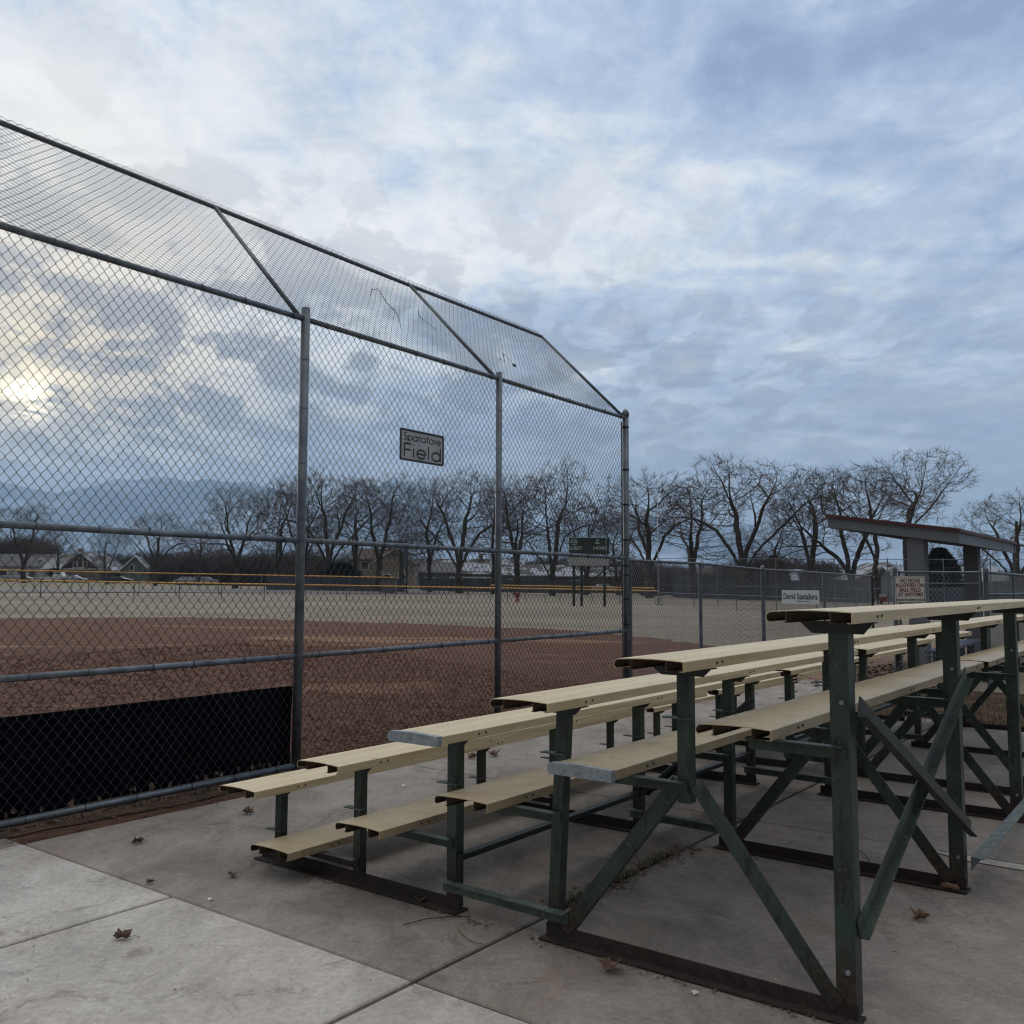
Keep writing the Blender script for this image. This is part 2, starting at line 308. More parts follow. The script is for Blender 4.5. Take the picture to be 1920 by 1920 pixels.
MAT['navy'] = plain('navy_bench_paint', (0.04, 0.055, 0.10), 0.5, 0, 0.1)
MAT['snow'] = plain('snow', (0.72, 0.76, 0.82), 0.8, 0, 0.05, 1)
MAT['roof'] = plain('grey_shingle', (0.10, 0.10, 0.105), 0.9, 0, 0.2, 3)
MAT['roof_br'] = plain('brown_shingle', (0.07, 0.05, 0.042), 0.9, 0, 0.2, 3)
def f_snowroof(t, b):
    P = geo_pos(); n = nz(P, 0.35, 7, 0.62, sz=2.0); m = ramp(n, [(0.47, 0.0), (0.51, 1.0)], 'LINEAR')
    L(mixc(m, (0.07, 0.066, 0.066), (0.30, 0.33, 0.38)), b.inputs['Base Color']); b.inputs['Roughness'].default_value = 0.9
MAT['roof_snow'] = mat('patchy_snow_on_shingle', f_snowroof)
MAT['glass'] = plain('dark_glass', (0.02, 0.03, 0.04), 0.15, 0, 0.1)
MAT['asphalt'] = plain('asphalt', (0.12, 0.12, 0.125), 0.9, 0, 0.2, 1)
MAT['hydrant'] = plain('red_hydrant_paint', (0.20, 0.025, 0.03), 0.5)
MAT['rubber'] = plain('tyre_rubber', (0.015, 0.015, 0.016), 0.8)
MAT['rim'] = plain('wheel_rim_metal', (0.35, 0.36, 0.38), 0.4, 0.6)
MAT['weed'] = plain('dull_green_weed', (0.055, 0.070, 0.028), 0.9, 0, 0.4, 30)
MAT['straw'] = plain('straw_grass', (0.14, 0.115, 0.075), 0.9, 0, 0.3, 30)
def f_soil(t, b):
    P = geo_pos(); c = nz(P, 3.0, 9, 0.75); fi = nz(P, 40, 6, 0.8)
    col = mixc(ramp(c, [(0.40, 0.0), (0.62, 1.0)], 'LINEAR'), (0.030, 0.019, 0.014), (0.15, 0.095, 0.062))
    col = mixc(M('MULTIPLY', ramp(fi, [(0.50, 0.0), (0.60, 1.0)], 'LINEAR'), 0.7), col, (0.018, 0.012, 0.009))
    L(col, b.inputs['Base Color']); b.inputs['Roughness'].default_value = 1.0; b.inputs['Specular IOR Level'].default_value = 0.1; bump(b, fi, 1.0, 0.03)
MAT['soil'] = mat('dark_soil', f_soil)
MAT['screen_blue'] = plain('dark_blue_windscreen', (0.045, 0.058, 0.080), 0.9, 0, 0.15, 1)
def wall(name, c): MAT[name] = plain(name, c, 0.85, 0, 0.1, 1.5); return MAT[name]
for nme, c in (('beige_siding', (0.20, 0.175, 0.15)), ('white_siding', (0.34, 0.36, 0.39)), ('dark_siding', (0.035, 0.030, 0.036)), ('green_siding', (0.11, 0.15, 0.14)), ('grey_siding', (0.12, 0.13, 0.145)), ('brown_siding', (0.085, 0.065, 0.056)), ('tan_brick', (0.13, 0.105, 0.09))): wall(nme, c)
def f_mount(t, b):
    P = geo_pos(); n = nz(P, 0.0012, 9, 0.68, sz=2.0); s = N('ShaderNodeSeparateXYZ'); L(P, s.inputs[0])
    k = M('ADD', M('MULTIPLY', n, 1.0), M('MULTIPLY', s.outputs[2], -0.0001))
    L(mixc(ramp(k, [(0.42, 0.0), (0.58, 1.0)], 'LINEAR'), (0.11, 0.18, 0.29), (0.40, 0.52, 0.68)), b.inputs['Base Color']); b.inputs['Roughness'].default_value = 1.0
MAT['mount'] = mat('hazy_snowy_rock', f_mount)  # snow and rock made pale and blue: distance haze put into the colour

# ------------------------------------------------------------------ mesh helpers
def link(o): COL.objects.link(o); return o
def empty(name, loc=(0, 0, 0), rz=0.0, label=None, cat=None, group=None, kind=None):
    o = bpy.data.objects.new(name, None); link(o); o.location = loc; o.rotation_euler = (0, 0, rz); o.empty_display_size = 0.2
    return tag(o, label, cat, group, kind)
def tag(o, label=None, cat=None, group=None, kind=None):
    if label: o['label'] = label
    if cat: o['category'] = cat
    if group: o['group'] = group
    if kind: o['kind'] = kind
    return o
class MB:
    def __init__(s): s.v = []; s.f = []; s.mi = []; s.cur = 0
    def add(s, vs, fs):
        k = len(s.v); s.v += [tuple(x) for x in vs]; s.f += [tuple(i + k for i in q) for q in fs]; s.mi += [s.cur] * len(fs)
    def box(s, x0, x1, y0, y1, z0, z1):
        s.add([(x0, y0, z0), (x1, y0, z0), (x1, y1, z0), (x0, y1, z0), (x0, y0, z1), (x1, y0, z1), (x1, y1, z1), (x0, y1, z1)],
              [(0, 3, 2, 1), (4, 5, 6, 7), (0, 1, 5, 4), (1, 2, 6, 5), (2, 3, 7, 6), (3, 0, 4, 7)])
    def tube(s, pts, rad, n=8, cap=True, ref=None):
        pts = [Vector(p) for p in pts]; rs = rad if isinstance(rad, (list, tuple)) else [rad] * len(pts)
        vs = []; N_ = len(pts); prev = None
        for i, p in enumerate(pts):
            d = (pts[min(i + 1, N_ - 1)] - pts[max(i - 1, 0)])
            if d.length < 1e-9: d = Vector((0, 0, 1))
            d.normalize()
            if prev is None:
                a = Vector(ref) if ref else (Vector((0, 0, 1)) if abs(d.z) < 0.9 else Vector((1, 0, 0)))
                s1 = d.cross(a).normalized()
            else:
                s1 = (prev - d * prev.dot(d))
                s1 = s1.normalized() if s1.length > 1e-6 else d.orthogonal().normalized()
            prev = s1; s2 = d.cross(s1)
            for k in range(n):
                an = 2 * math.pi * k / n
                vs.append(p + (s1 * math.cos(an) + s2 * math.sin(an)) * rs[i])
        fs = [(i * n + k, i * n + (k + 1) % n, (i + 1) * n + (k + 1) % n, (i + 1) * n + k) for i in range(N_ - 1) for k in range(n)]
        if cap: fs += [tuple(range(n - 1, -1, -1)), tuple((N_ - 1) * n + k for k in range(n))]
        s.add(vs, fs)
    def bar(s, a, b, side, w, t):          # flat bar from a to b, width w along `side`, thickness t
        a, b = Vector(a), Vector(b); d = (b - a).normalized(); sd_ = Vector(side); sd_ = (sd_ - d * sd_.dot(d)).normalized(); n = d.cross(sd_)
        vs = [q + sd_ * (i * w) + n * (j * t) for q in (a, b) for (i, j) in ((0, 0), (1, 0), (1, 1), (0, 1))]
        s.add(vs, [(0, 3, 2, 1), (4, 5, 6, 7), (0, 1, 5, 4), (1, 2, 6, 5), (2, 3, 7, 6), (3, 0, 4, 7)])
    def angle(s, a, b, s1, s2, w, t, w2=None):      # angle iron with its corner on the line a-b
        a, b = Vector(a), Vector(b); d = (b - a).normalized(); s1 = Vector(s1); s1 = (s1 - d * s1.dot(d)).normalized(); s2 = Vector(s2); s2 = (s2 - d * s2.dot(d) - s1 * s2.dot(s1)).normalized(); w2 = w2 or w
        prof = [(0, 0), (w, 0), (w, t), (t, t), (t, w2), (0, w2)]
        vs = [q + s1 * i + s2 * j for q in (a, b) for (i, j) in prof]
        s.add(vs, [(i, (i + 1) % 6, 6 + (i + 1) % 6, 6 + i) for i in range(6)] + [(0, 1, 2, 3), (0, 3, 4, 5), (6, 7, 8, 9), (6, 9, 10, 11)])
    def prism(s, poly, y0, y1, axis='y'):           # poly of (x,z) extruded along y
        n = len(poly)
        if axis == 'y': vs = [(x, y0, z) for x, z in poly] + [(x, y1, z) for x, z in poly]
        elif axis == 'x': vs = [(y0, x, z) for x, z in poly] + [(y1, x, z) for x, z in poly]
        else: vs = [(x, z, y0) for x, z in poly] + [(x, z, y1) for x, z in poly]
        s.add(vs, [tuple(range(n)), tuple(range(2 * n - 1, n - 1, -1))] + [(i, (i + 1) % n, n + (i + 1) % n, n + i) for i in range(n)])
    def strip(s, line, th, y0, y1):                  # sheet-metal profile: polyline (y,z) with thickness, extruded along x
        pts = [Vector((a, b)) for a, b in line]; off = []
        for i, p in enumerate(pts):
            d = (pts[min(i + 1, len(pts) - 1)] - pts[max(i - 1, 0)]).normalized(); off.append(Vector((-d.y, d.x)) * th)
        n = len(pts); vs = []
        for x in (y0, y1):
            vs += [(x, p.x, p.y) for p in pts] + [(x, (p + o).x, (p + o).y) for p, o in zip(pts, off)]
        m = 2 * n; fs = []; inn = []
        for i in range(n - 1):
            fs += [(i, i + 1, m + i + 1, m + i), (i, n + i, n + i + 1, i + 1), (m + i, m + i + 1, m + n + i + 1, m + n + i)]; inn.append((n + i, m + n + i, m + n + i + 1, n + i + 1))
        fs += [(0, m, m + n, n), (n - 1, n + n - 1, m + n + n - 1, m + n - 1)]
        k0 = len(fs); s.add(vs, fs + inn)
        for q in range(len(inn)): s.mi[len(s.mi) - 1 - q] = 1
    def build(s, name, mats, parent=None, smooth_=False, fix=True, bevel=0.0):
        me = bpy.data.meshes.new(name); me.from_pydata(s.v, [], s.f)
        mats = mats if isinstance(mats, (list, tuple)) else [mats]
        for m in mats: me.materials.append(MAT[m] if isinstance(m, str) else m)
        if len(mats) > 1: me.polygons.foreach_set('material_index', s.mi)
        if fix and len(s.f) < 60000:
            bm = bmesh.new(); bm.from_mesh(me); bmesh.ops.recalc_face_normals(bm, faces=bm.faces); bm.to_mesh(me); bm.free()
        if smooth_: me.polygons.foreach_set('use_smooth', [True] * len(me.polygons))
        me.update()
        o = bpy.data.objects.new(name, me); link(o); o.parent = parent
        if bevel:
            b = o.modifiers.new('bevel', 'BEVEL'); b.width = bevel; b.segments = 2; b.limit_method = 'ANGLE'
        return o
def copy_tree(o, parent=None):
    c = o.copy(); COL.objects.link(c); c.parent = parent
    for ch in list(o.children): copy_tree(ch, c)
    return c
def text_mesh(name, txt, size, mat_, parent, loc, rot, extrude=0.0015, align='CENTER', space=1.0, bold=0.0, sx=1.0):
    cu = bpy.data.curves.new(name, 'FONT'); cu.body = txt; cu.size = size; cu.extrude = extrude; cu.align_x = align; cu.align_y = 'CENTER'; cu.space_character = space; cu.offset = bold
    t = bpy.data.objects.new('tmp_text', cu); link(t)
    bpy.context.view_layer.update()
    me = bpy.data.meshes.new_from_object(t.evaluated_get(bpy.context.evaluated_depsgraph_get()))
    bpy.data.objects.remove(t); me.materials.clear(); me.materials.append(MAT[mat_])
    o = bpy.data.objects.new(name, me); link(o); o.parent = parent; o.location = loc; o.rotation_euler = rot; o.scale = (sx, 1, 1)
    return o

# numpy chain link: map (x along, z up, y depth) -> world/local through function over arrays
def chain_mesh(name, length, z0, z1, cw=0.0735, ch=0.0875, r=0.0024, sides=4, mp=None, matn='wire', parent=None, jit=0.0, seed=1):
    rng = np.random.default_rng(seed)
    hx, hz = cw / 2, ch / 2
    nk = int(length / hx); nj = int(round((z1 - z0) / hz)) + 1
    k = np.arange(nk)[:, None]; j = np.arange(nj)[None, :]
    side = ((j + k) % 2)                       # 0 -> left column, 1 -> right
    ov = hx * 0.06
    x = (k + side) * hx + np.where(side == 0, -ov, ov)
    z = z0 + j * ((z1 - z0) / (nj - 1)) + 0 * k
    y = np.where(side == 0, r * 1.0, -r * 1.0)
    if jit: x = x + rng.normal(0, jit, x.shape); z = z + rng.normal(0, jit, z.shape)
    P_ = np.stack([x, y, z], -1)               # nk,nj,3
    if mp is not None: P_ = mp(P_)
    d = np.empty_like(P_); d[:, 1:-1] = P_[:, 2:] - P_[:, :-2]; d[:, 0] = P_[:, 1] - P_[:, 0]; d[:, -1] = P_[:, -1] - P_[:, -2]
    d /= np.linalg.norm(d, axis=-1, keepdims=True)
    # fabric normal
    c0 = P_[0, 0]; c1 = P_[min(2, nk - 1), 0]; c2 = P_[0, -1]
    nn = np.cross(c1 - c0, c2 - c0); nn /= np.linalg.norm(nn)
    s1 = np.cross(d, nn); s1 /= np.linalg.norm(s1, axis=-1, keepdims=True); s2 = np.cross(d, s1)
    an = 2 * np.pi * np.arange(sides) / sides + (np.pi / 4)
    V = P_[:, :, None, :] + r * (s1[:, :, None, :] * np.cos(an)[None, None, :, None] + s2[:, :, None, :] * np.sin(an)[None, None, :, None])
    idx = np.arange(nk * nj * sides).reshape(nk, nj, sides)
    a = idx[:, :-1]; b = idx[:, 1:]
    Fq = np.stack([a, np.roll(a, -1, 2), np.roll(b, -1, 2), b], -1).reshape(-1, 4)
    me = bpy.data.meshes.new(name)
    me.vertices.add(V.size // 3); me.vertices.foreach_set('co', V.reshape(-1).astype(np.float32))
    me.loops.add(Fq.size); me.loops.foreach_set('vertex_index', Fq.reshape(-1).astype(np.int32))
    me.polygons.add(len(Fq)); me.polygons.foreach_set('loop_start', np.arange(0, Fq.size, 4, dtype=np.int32))
    me.update(calc_edges=True); me.materials.append(MAT[matn])
    o = bpy.data.objects.new(name, me); link(o); o.parent = parent
    return o

# ------------------------------------------------------------------ frames of reference
BPHI = 0.925; BO = Vector((-1.2493, 5.0942, 0))      # bleacher origin: foot of the first front leg; local x = along planks, local y = -(row direction)
FPHI = 0.9503; FO = Vector((-1.6895, 7.4291, 0))     # backstop origin: first visible post; x along fence, y into the field
bu = Vector((math.cos(BPHI), math.sin(BPHI), 0)); bw = Vector((bu.y, -bu.x, 0))
def uw(u, w, z=0.0): return BO + bu * u + bw * w + Vector((0, 0, z))
def unb(p): d = Vector((p[0], p[1], 0)) - BO; return d.dot(bu), d.dot(bw)

# ------------------------------------------------------------------ ground
def grid_mesh(name, xs, ys, mat_, dz=0.0, keep=None, kind='structure'):
    vs = [(x, y, zg(x, y) + dz) for y in ys for x in xs]; nx = len(xs); fs = []
    for j in range(len(ys) - 1):
        for i in range(nx - 1): fs.append((j * nx + i, j * nx + i + 1, (j + 1) * nx + i + 1, (j + 1) * nx + i))
    b = MB(); b.add(vs, fs); o = b.build(name, mat_, fix=False); return tag(o, kind=kind)
def spaced(a, b, st):
    out = []; x = a
    while x < b: out.append(x); x += st
    return out
xs = [-9000, -3000, -1000, -500, -300, -220, -180, -160] + spaced(-140, 60, 4) + [60, 90, 140, 250, 500, 1200, 3000, 9000]
ys = [-3000, -200, -40, -10, 0, 6, 10] + spaced(12, 30, 1.0) + spaced(30, 320, 5) + [320, 400, 600, 1500, 5000, 11000]
grid_mesh('ground', xs, ys, 'grass', -0.03)
# infield dirt sheet: polar-ish polygon filled as rows
def region_sheet(name, left_pts, right_pts, mat_, dz, n=60, cols=24):
    """rows between two polylines (same parameter)"""
    def samp(pts, t):
        s = t * (len(pts) - 1); i = min(int(s), len(pts) - 2); f = s - i
        return Vector(pts[i]) * (1 - f) + Vector(pts[i + 1]) * f
    vs = []; fs = []
    for a in range(n + 1):
        p, q = samp(left_pts, a / n), samp(right_pts, a / n)
        for c in range(cols + 1):
            m = p * (1 - c / cols) + q * (c / cols); vs.append((m.x, m.y, zg(m.x, m.y) + dz))
    for a in range(n):
        for c in range(cols): fs.append((a * (cols + 1) + c, a * (cols + 1) + c + 1, (a + 1) * (cols + 1) + c + 1, (a + 1) * (cols + 1) + c))
    b = MB(); b.add(vs, fs); o = b.build(name, mat_, fix=True); return tag(o, kind='structure')
fu = Vector((math.cos(FPHI), math.sin(FPHI), 0)); fn = Vector((-fu.y, fu.x, 0))
def fs_(s, n=0.0, z=0.0): return FO + fu * s + fn * n + Vector((0, 0, z))
far_edge = [(-60, 10)] + [(-40, 30)] + [tuple(at(x, y).xy) for x, y in ((-150, 1158), (0, 1158), (180, 1157), (380, 1157), (560, 1162), (760, 1168), (900, 1174), (1010, 1178), (1100, 1183), (1180, 1191), (1260, 1200), (1330, 1209), (1400, 1219))] + [tuple(fs_(8.6, -0.3).xy)]
near_edge = [tuple(fs_(s, -0.35).xy) for s in np.linspace(-14, 8.4, len(far_edge))]
rng = random.Random(4)
fe = []
for i in range(len(far_edge) - 1):
    a, b_ = Vector(far_edge[i]), Vector(far_edge[i + 1])
    for k in range(8):
        m = a.lerp(b_, k / 8); fe.append((m.x + rng.uniform(-.2, .2), m.y + rng.uniform(-.4, .4)))
fe.append(far_edge[-1])
ne = []
for i in range(len(near_edge) - 1):
    a, b_ = Vector(near_edge[i]), Vector(near_edge[i + 1])
    for k in range(8): m = a.lerp(b_, k / 8); ne.append(tuple(m))
ne.append(near_edge[-1])
region_sheet('infield_dirt', ne, fe, 'dirt', -0.012, n=len(fe) - 1, cols=30)
b = MB(); rgc = random.Random(21)
for k in range(26000):
    n = .05 + 13 * rgc.random() ** 1.7; sx_ = rgc.uniform(-3.0 - n * .5, 6.6 + n * .4); p = fs_(sx_, n); q = rgc.uniform(.006, .022) * (1 + n * .09); a = rgc.uniform(0, 6.28)
    z = zg(p.x, p.y) - .012
    b.add([(p.x + q * math.cos(a + t) * f, p.y + q * math.sin(a + t) * f, z) for t, f in ((0, 1), (1.6, .8), (3.1, 1), (4.5, .8))] + [(p.x + q * .2, p.y, z + q * rgc.uniform(.5, 1.1))], [(0, 1, 4), (1, 2, 4), (2, 3, 4), (3, 0, 4)])
tag(b.build('dirt_clods', 'dirt', fix=False), 'loose red clods scattered over the infield dirt', 'clods', kind='stuff')
# packed dirt by the dugout
region_sheet('dugout_dirt', [tuple(uw(7.9, w).xy) for w in (-1.6, -.6, .4)] , [tuple(uw(24, w).xy) for w in (-3.4, -1.0, 1.2)], 'sand', -0.016, n=12, cols=24)

region_sheet('park_path', [tuple(at(x, 1104.5 + x * .004).xy) for x in range(-120, 900, 60)], [tuple(at(x, 1110 + x * .004).xy) for x in range(-120, 900, 60)], 'asphalt', 0.03, n=34, cols=4)
# concrete pavement: separate pours with open joints over a soil bed
b = MB(); b.box(-0, 0.001, 0, 0.001, -0.2, -0.199)
def slab(u0, u1, w0, w1, b, g=0.005, z=0.0, gw=0.011):
    co = [uw(u0 + g, w0 + gw), uw(u1 - g, w0 + gw), uw(u1 - g, w1 - gw), uw(u0 + g, w1 - gw)]
    n = 10; vs = []; fs = []
    c = 0.006
    outer = co; inner = [uw(u0 + g + c, w0 + gw + c), uw(u1 - g - c, w0 + gw + c), uw(u1 - g - c, w1 - gw - c), uw(u0 + g + c, w1 - gw - c)]
    vs = [(p.x, p.y, -0.12) for p in outer] + [(p.x, p.y, z - c) for p in outer] + [(p.x, p.y, z) for p in inner]
    fs = [(i, (i + 1) % 4, 4 + (i + 1) % 4, 4 + i) for i in range(4)] + [(4 + i, 4 + (i + 1) % 4, 8 + (i + 1) % 4, 8 + i) for i in range(4)] + [(8, 9, 10, 11)]
    b.add(vs, fs)
bl, bd = MB(), MB()
JU = [-9.7, -6.7, -3.7, -0.66, 2.40, 5.45, 7.95]
JW = [-1.42, 0.055, 1.61, 3.17, 4.75, 6.3, 7.9]
for i in range(3):
    for k in range(len(JW) - 1): slab(JU[i], JU[i + 1], JW[k], JW[k + 1], bl, z=rng.choice([0.0, 0.0, -0.002, 0.002]))
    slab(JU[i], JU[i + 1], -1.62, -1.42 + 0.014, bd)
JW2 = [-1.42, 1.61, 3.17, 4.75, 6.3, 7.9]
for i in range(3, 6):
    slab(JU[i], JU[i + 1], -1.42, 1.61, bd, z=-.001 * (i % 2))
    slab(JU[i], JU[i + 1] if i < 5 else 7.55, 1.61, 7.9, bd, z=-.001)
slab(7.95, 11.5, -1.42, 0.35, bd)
tag(bl.build('pavement', 'conc_l'), kind='structure'); tag(bd.build('stained_pavement', 'conc_d'), kind='structure')  # darker slabs are a separate pour of stained concrete
b = MB(); p = [uw(-9.8, -1.66), uw(11.6, -1.66), uw(11.6, 8.0), uw(-9.8, 8.0)]; b.add([(q.x, q.y, -0.022) for q in p], [(0, 1, 2, 3)]); tag(b.build('soil_bed', 'soil'), kind='structure')
b = MB(); pts_o = [uw(u, -1.62 + 0.03 * math.sin(u * 3.1) + rng.uniform(-.02, .03)) for u in np.arange(-9, 8.0, .2)]; pts_i = [uw(u, -2.15) for u in np.arange(-9, 8.0, .2)]
vs = [(q.x, q.y, -0.006) for q in pts_o] + [(q.x, q.y, -0.006) for q in pts_i]; n_ = len(pts_o)
b.add(vs, [(i, i + 1, n_ + i + 1, n_ + i) for i in range(n_ - 1)]); tag(b.build('dirt_strip', 'soil'), kind='structure')
# pale worn strip beside the joint at u = 2.4
def f_worn(t, bsdf):
    f_concrete(True)(t, bsdf)
b = MB(); p = [uw(2.27, 2.9, 0.004), uw(2.37, 2.7, 0.004), uw(2.37, 4.73, 0.004), uw(2.20, 4.73, 0.004)]; b.add(p, [(0, 1, 2, 3)]); tag(b.build('concrete_patch', 'conc_l'), kind='structure')
# road far across the park
tag((lambda b: (b.add([(-260, 150, 0), (80, 128, 0), (80, 138, 0), (-260, 162, 0)], [(0, 1, 2, 3)]), [b.v.__setitem__(i, (v[0], v[1], zg(v[0], v[1]) + 0.03)) for i, v in enumerate(b.v)], b.build('road', 'asphalt'))[2])(MB()), kind='structure')

# ------------------------------------------------------------------ backstop
S0, S1, S2, S3 = -2.70, 0.0, 2.665, 5.413
ZL, ZM, ZT, ZB = 0.911, 1.829, 3.635, 0.060
OVH, OVV = 1.2885, 1.2632
bs = empty('backstop_fence', FO, FPHI, 'tall galvanised chain-link backstop with an overhanging top behind the bleachers', 'backstop')
def bs_post(s, top, r, cap):
    b = MB(); b.tube([(s, 0, -0.1), (s, 0, top)], r, 16)
    if cap: b.tube([(s, 0, top - 0.05), (s, 0, top), (s, 0, top + 0.035), (s, 0, top + 0.05)], [r + .006, r + .008, r * .72, 0.008], 16)
    else: b.tube([(s, 0, top), (s, 0, top + 0.004)], [r * 1.02, r * .9], 16)
    return b.build('post', 'galv', bs, smooth_=False)
for s, top, r, cap in ((S0, 3.72, 0.036, 0), (S1, 3.725, 0.036, 0), (S2, 3.70, 0.0335, 0), (S3, 3.70, 0.040, 1)): 
    o = bs_post(s, top, r, cap)
    for pl in o.data.polygons: pl.use_smooth = len(pl.vertices) == 4
    if cap:
        for z in (0.55, 0.98, 1.30, 1.60, 1.72, 2.05, 2.5, 2.95, 3.5):
            b = MB(); b.tube([(S3, 0, z), (S3, 0, z + 0.022)], r + 0.004, 16); b.box(S3 - r - .022, S3 - r, -.008, .008, z, z + .022)
            b.build('tension_band', 'darkpost', o)
        b = MB(); b.box(S3 - r - .016, S3 - r - .012, .018, .036, 0.05, 3.58); b.build('tension_bar', 'wire', bs)
for z, r in ((ZT, 0.0225), (ZM, 0.0215), (ZL, 0.0215), (ZB, 0.0235)):
    for a, c in ((S0, S1), (S1, S2), (S2, S3)):
        b = MB(); b.tube([(a + .02, 0, z), ((a + c) / 2, 0.0, z + (rng.uniform(-.006, .004))), (c - .02, 0, z)], r, 14)
        o = b.build('rail', 'galv', bs, smooth_=True)
        n = 7
        for i in range(n):
            b = MB(); x = a + (c - a) * (i + .5 + rng.uniform(-.12, .12)) / n
            tl = rng.uniform(-.012, .012)
            b.tube([(x + tl + .004 * q, -math.cos(an) * (r + .003), z + math.sin(an) * (r + .003)) for q, an in enumerate([k * math.pi / 5 - math.pi * .5 for k in range(11)])], 0.0036, 4)
            b.build('wire_tie', 'black', o)
for s in (S1, S2):
    for z in (0.35, 0.62, 0.98, 1.25, 1.6, 2.0, 2.45, 2.9, 3.3):
        r = 0.0375; b = MB()
        b.tube([(s + math.cos(an) * r, math.sin(an) * r, z + .004 * math.sin(an)) for an in [k * math.pi / 6 for k in range(13)]], 0.002, 4)
        b.build('post_tie', 'wire', bs)
# overhang
ts = [S0 - 0.02, S1 + .039, S2 - .003, S3 - .016]
for s, s_ in zip((S0, S1, S2, S3), ts):
    b = MB(); b.tube([(s - .05 if s < S3 else s - .03, .015, ZT + .01), (s_, OVH, ZT + OVV)], 0.0195, 12); b.build('overhang_strut', 'galv', bs, smooth_=True)
b = MB(); b.tube([(S0 - .1, OVH, ZT + OVV), (S1, OVH, ZT + OVV), (S2, OVH, ZT + OVV - .01), (S3 - .016, OVH, ZT + OVV)], 0.0205, 12); b.build('overhang_rail', 'galv', bs, smooth_=True)
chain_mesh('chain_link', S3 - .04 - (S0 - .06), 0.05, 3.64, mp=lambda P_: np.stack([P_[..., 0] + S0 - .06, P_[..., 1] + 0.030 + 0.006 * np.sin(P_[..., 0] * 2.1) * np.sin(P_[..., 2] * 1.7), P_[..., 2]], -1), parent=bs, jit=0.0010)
LEN = math.hypot(OVH, OVV)
def ovmap(P_):
    s = P_[..., 0] + S0 - .06; t = P_[..., 2] / LEN; d = P_[..., 1]
    sag = 0.022 * np.sin(np.pi * np.clip(t, 0, 1)) * (0.8 + 0.35 * np.sin(s * 2.7 + 1.0) + 0.12 * np.sin(s * 6.3 + t * 5))
    nx_, nz_ = -OVV / LEN, OVH / LEN
    s = s + 0.005 * np.sin(t * 7 + s * 3)
    return np.stack([s, OVH * t + nx_ * (d - sag + .02), ZT + OVV * t + nz_ * (d - sag + .02)], -1)
chain_mesh('overhang_chain_link', S3 - .04 - (S0 - .06), 0.0, LEN + .085, mp=ovmap, parent=bs, jit=0.0012, seed=3, r=.0019)
# windscreen
b = MB(); n = 30
vs = []; x0, x1 = S0 + .03, -0.015
for i in range(n + 1):
    x = x0 + (x1 - x0) * i / n
    for k in range(7):
        z = 0.075 + (0.678 - .075) * k / 6
        vs.append((x, 0.050 + .007 * math.sin(x * 7 + k * .8) + .004 * math.sin(x * 23 + k * 2), z))
for i in range(n + 1):
    x = x0 + (x1 - x0) * i / n
    for k in range(7): v = vs[i * 7 + k]; vs.append((v[0], v[1] + .003, v[2]))
o_ = (n + 1) * 7
fs = []
for i in range(n):
    for k in range(6):
        a = i * 7 + k; fs += [(a, a + 7, a + 8, a + 1), (o_ + a, o_ + a + 1, o_ + a + 8, o_ + a + 7)]
b.add(vs, fs); ws = b.build('windscreen', 'screen'); ws.location = FO; ws.rotation_euler = (0, 0, FPHI)
tag(ws, 'black fabric windscreen panel low on the backstop fence, left of the bleachers', 'windscreen')
# field sign with geometric stroke lettering
sg = empty('field_sign', fs_(1.445, -0.012, 2.757), FPHI - R(0), 'white rectangular sign with dark frame reading Field, hung on the backstop mesh', 'sign')
W_, H_ = 0.615, 0.29
def rrect(w, h, r, n=5):
    out = []
    for cx, cy, a0 in ((w / 2 - r, h / 2 - r, 0), (-w / 2 + r, h / 2 - r, 90), (-w / 2 + r, -h / 2 + r, 180), (w / 2 - r, -h / 2 + r, 270)):
        for k in range(n + 1): a = R(a0 + 90 * k / n); out.append((cx + r * math.cos(a), cy + r * math.sin(a)))
    return out
b = MB(); b.prism(rrect(W_, H_, .02), -.001, .004); b.build('sign_face', 'sign_white', sg)
b = MB(); o1, o2 = rrect(W_ + .004, H_ + .004, .022), rrect(W_ - .034, H_ - .034, .012); n = len(o1)
vs = [(x, -.005, z) for x, z in o1] + [(x, -.005, z) for x, z in o2] + [(x, .001, z) for x, z in o1] + [(x, .001, z) for x, z in o2]
b.add(vs, [(i, (i + 1) % n, n + (i + 1) % n, n + i) for i in range(n)] + [(i, (i + 1) % n, 2 * n + (i + 1) % n, 2 * n + i) for i in range(n)] + [(n + i, n + (i + 1) % n, 3 * n + (i + 1) % n, 3 * n + i) for i in range(n)])
b.build('sign_frame', 'black', sg)
def circ(cx, cy, r, a0=0, a1=360, n=20): return [(cx + r * math.cos(R(a0 + (a1 - a0) * k / n)), cy + r * math.sin(R(a0 + (a1 - a0) * k / n))) for k in range(n + 1)]
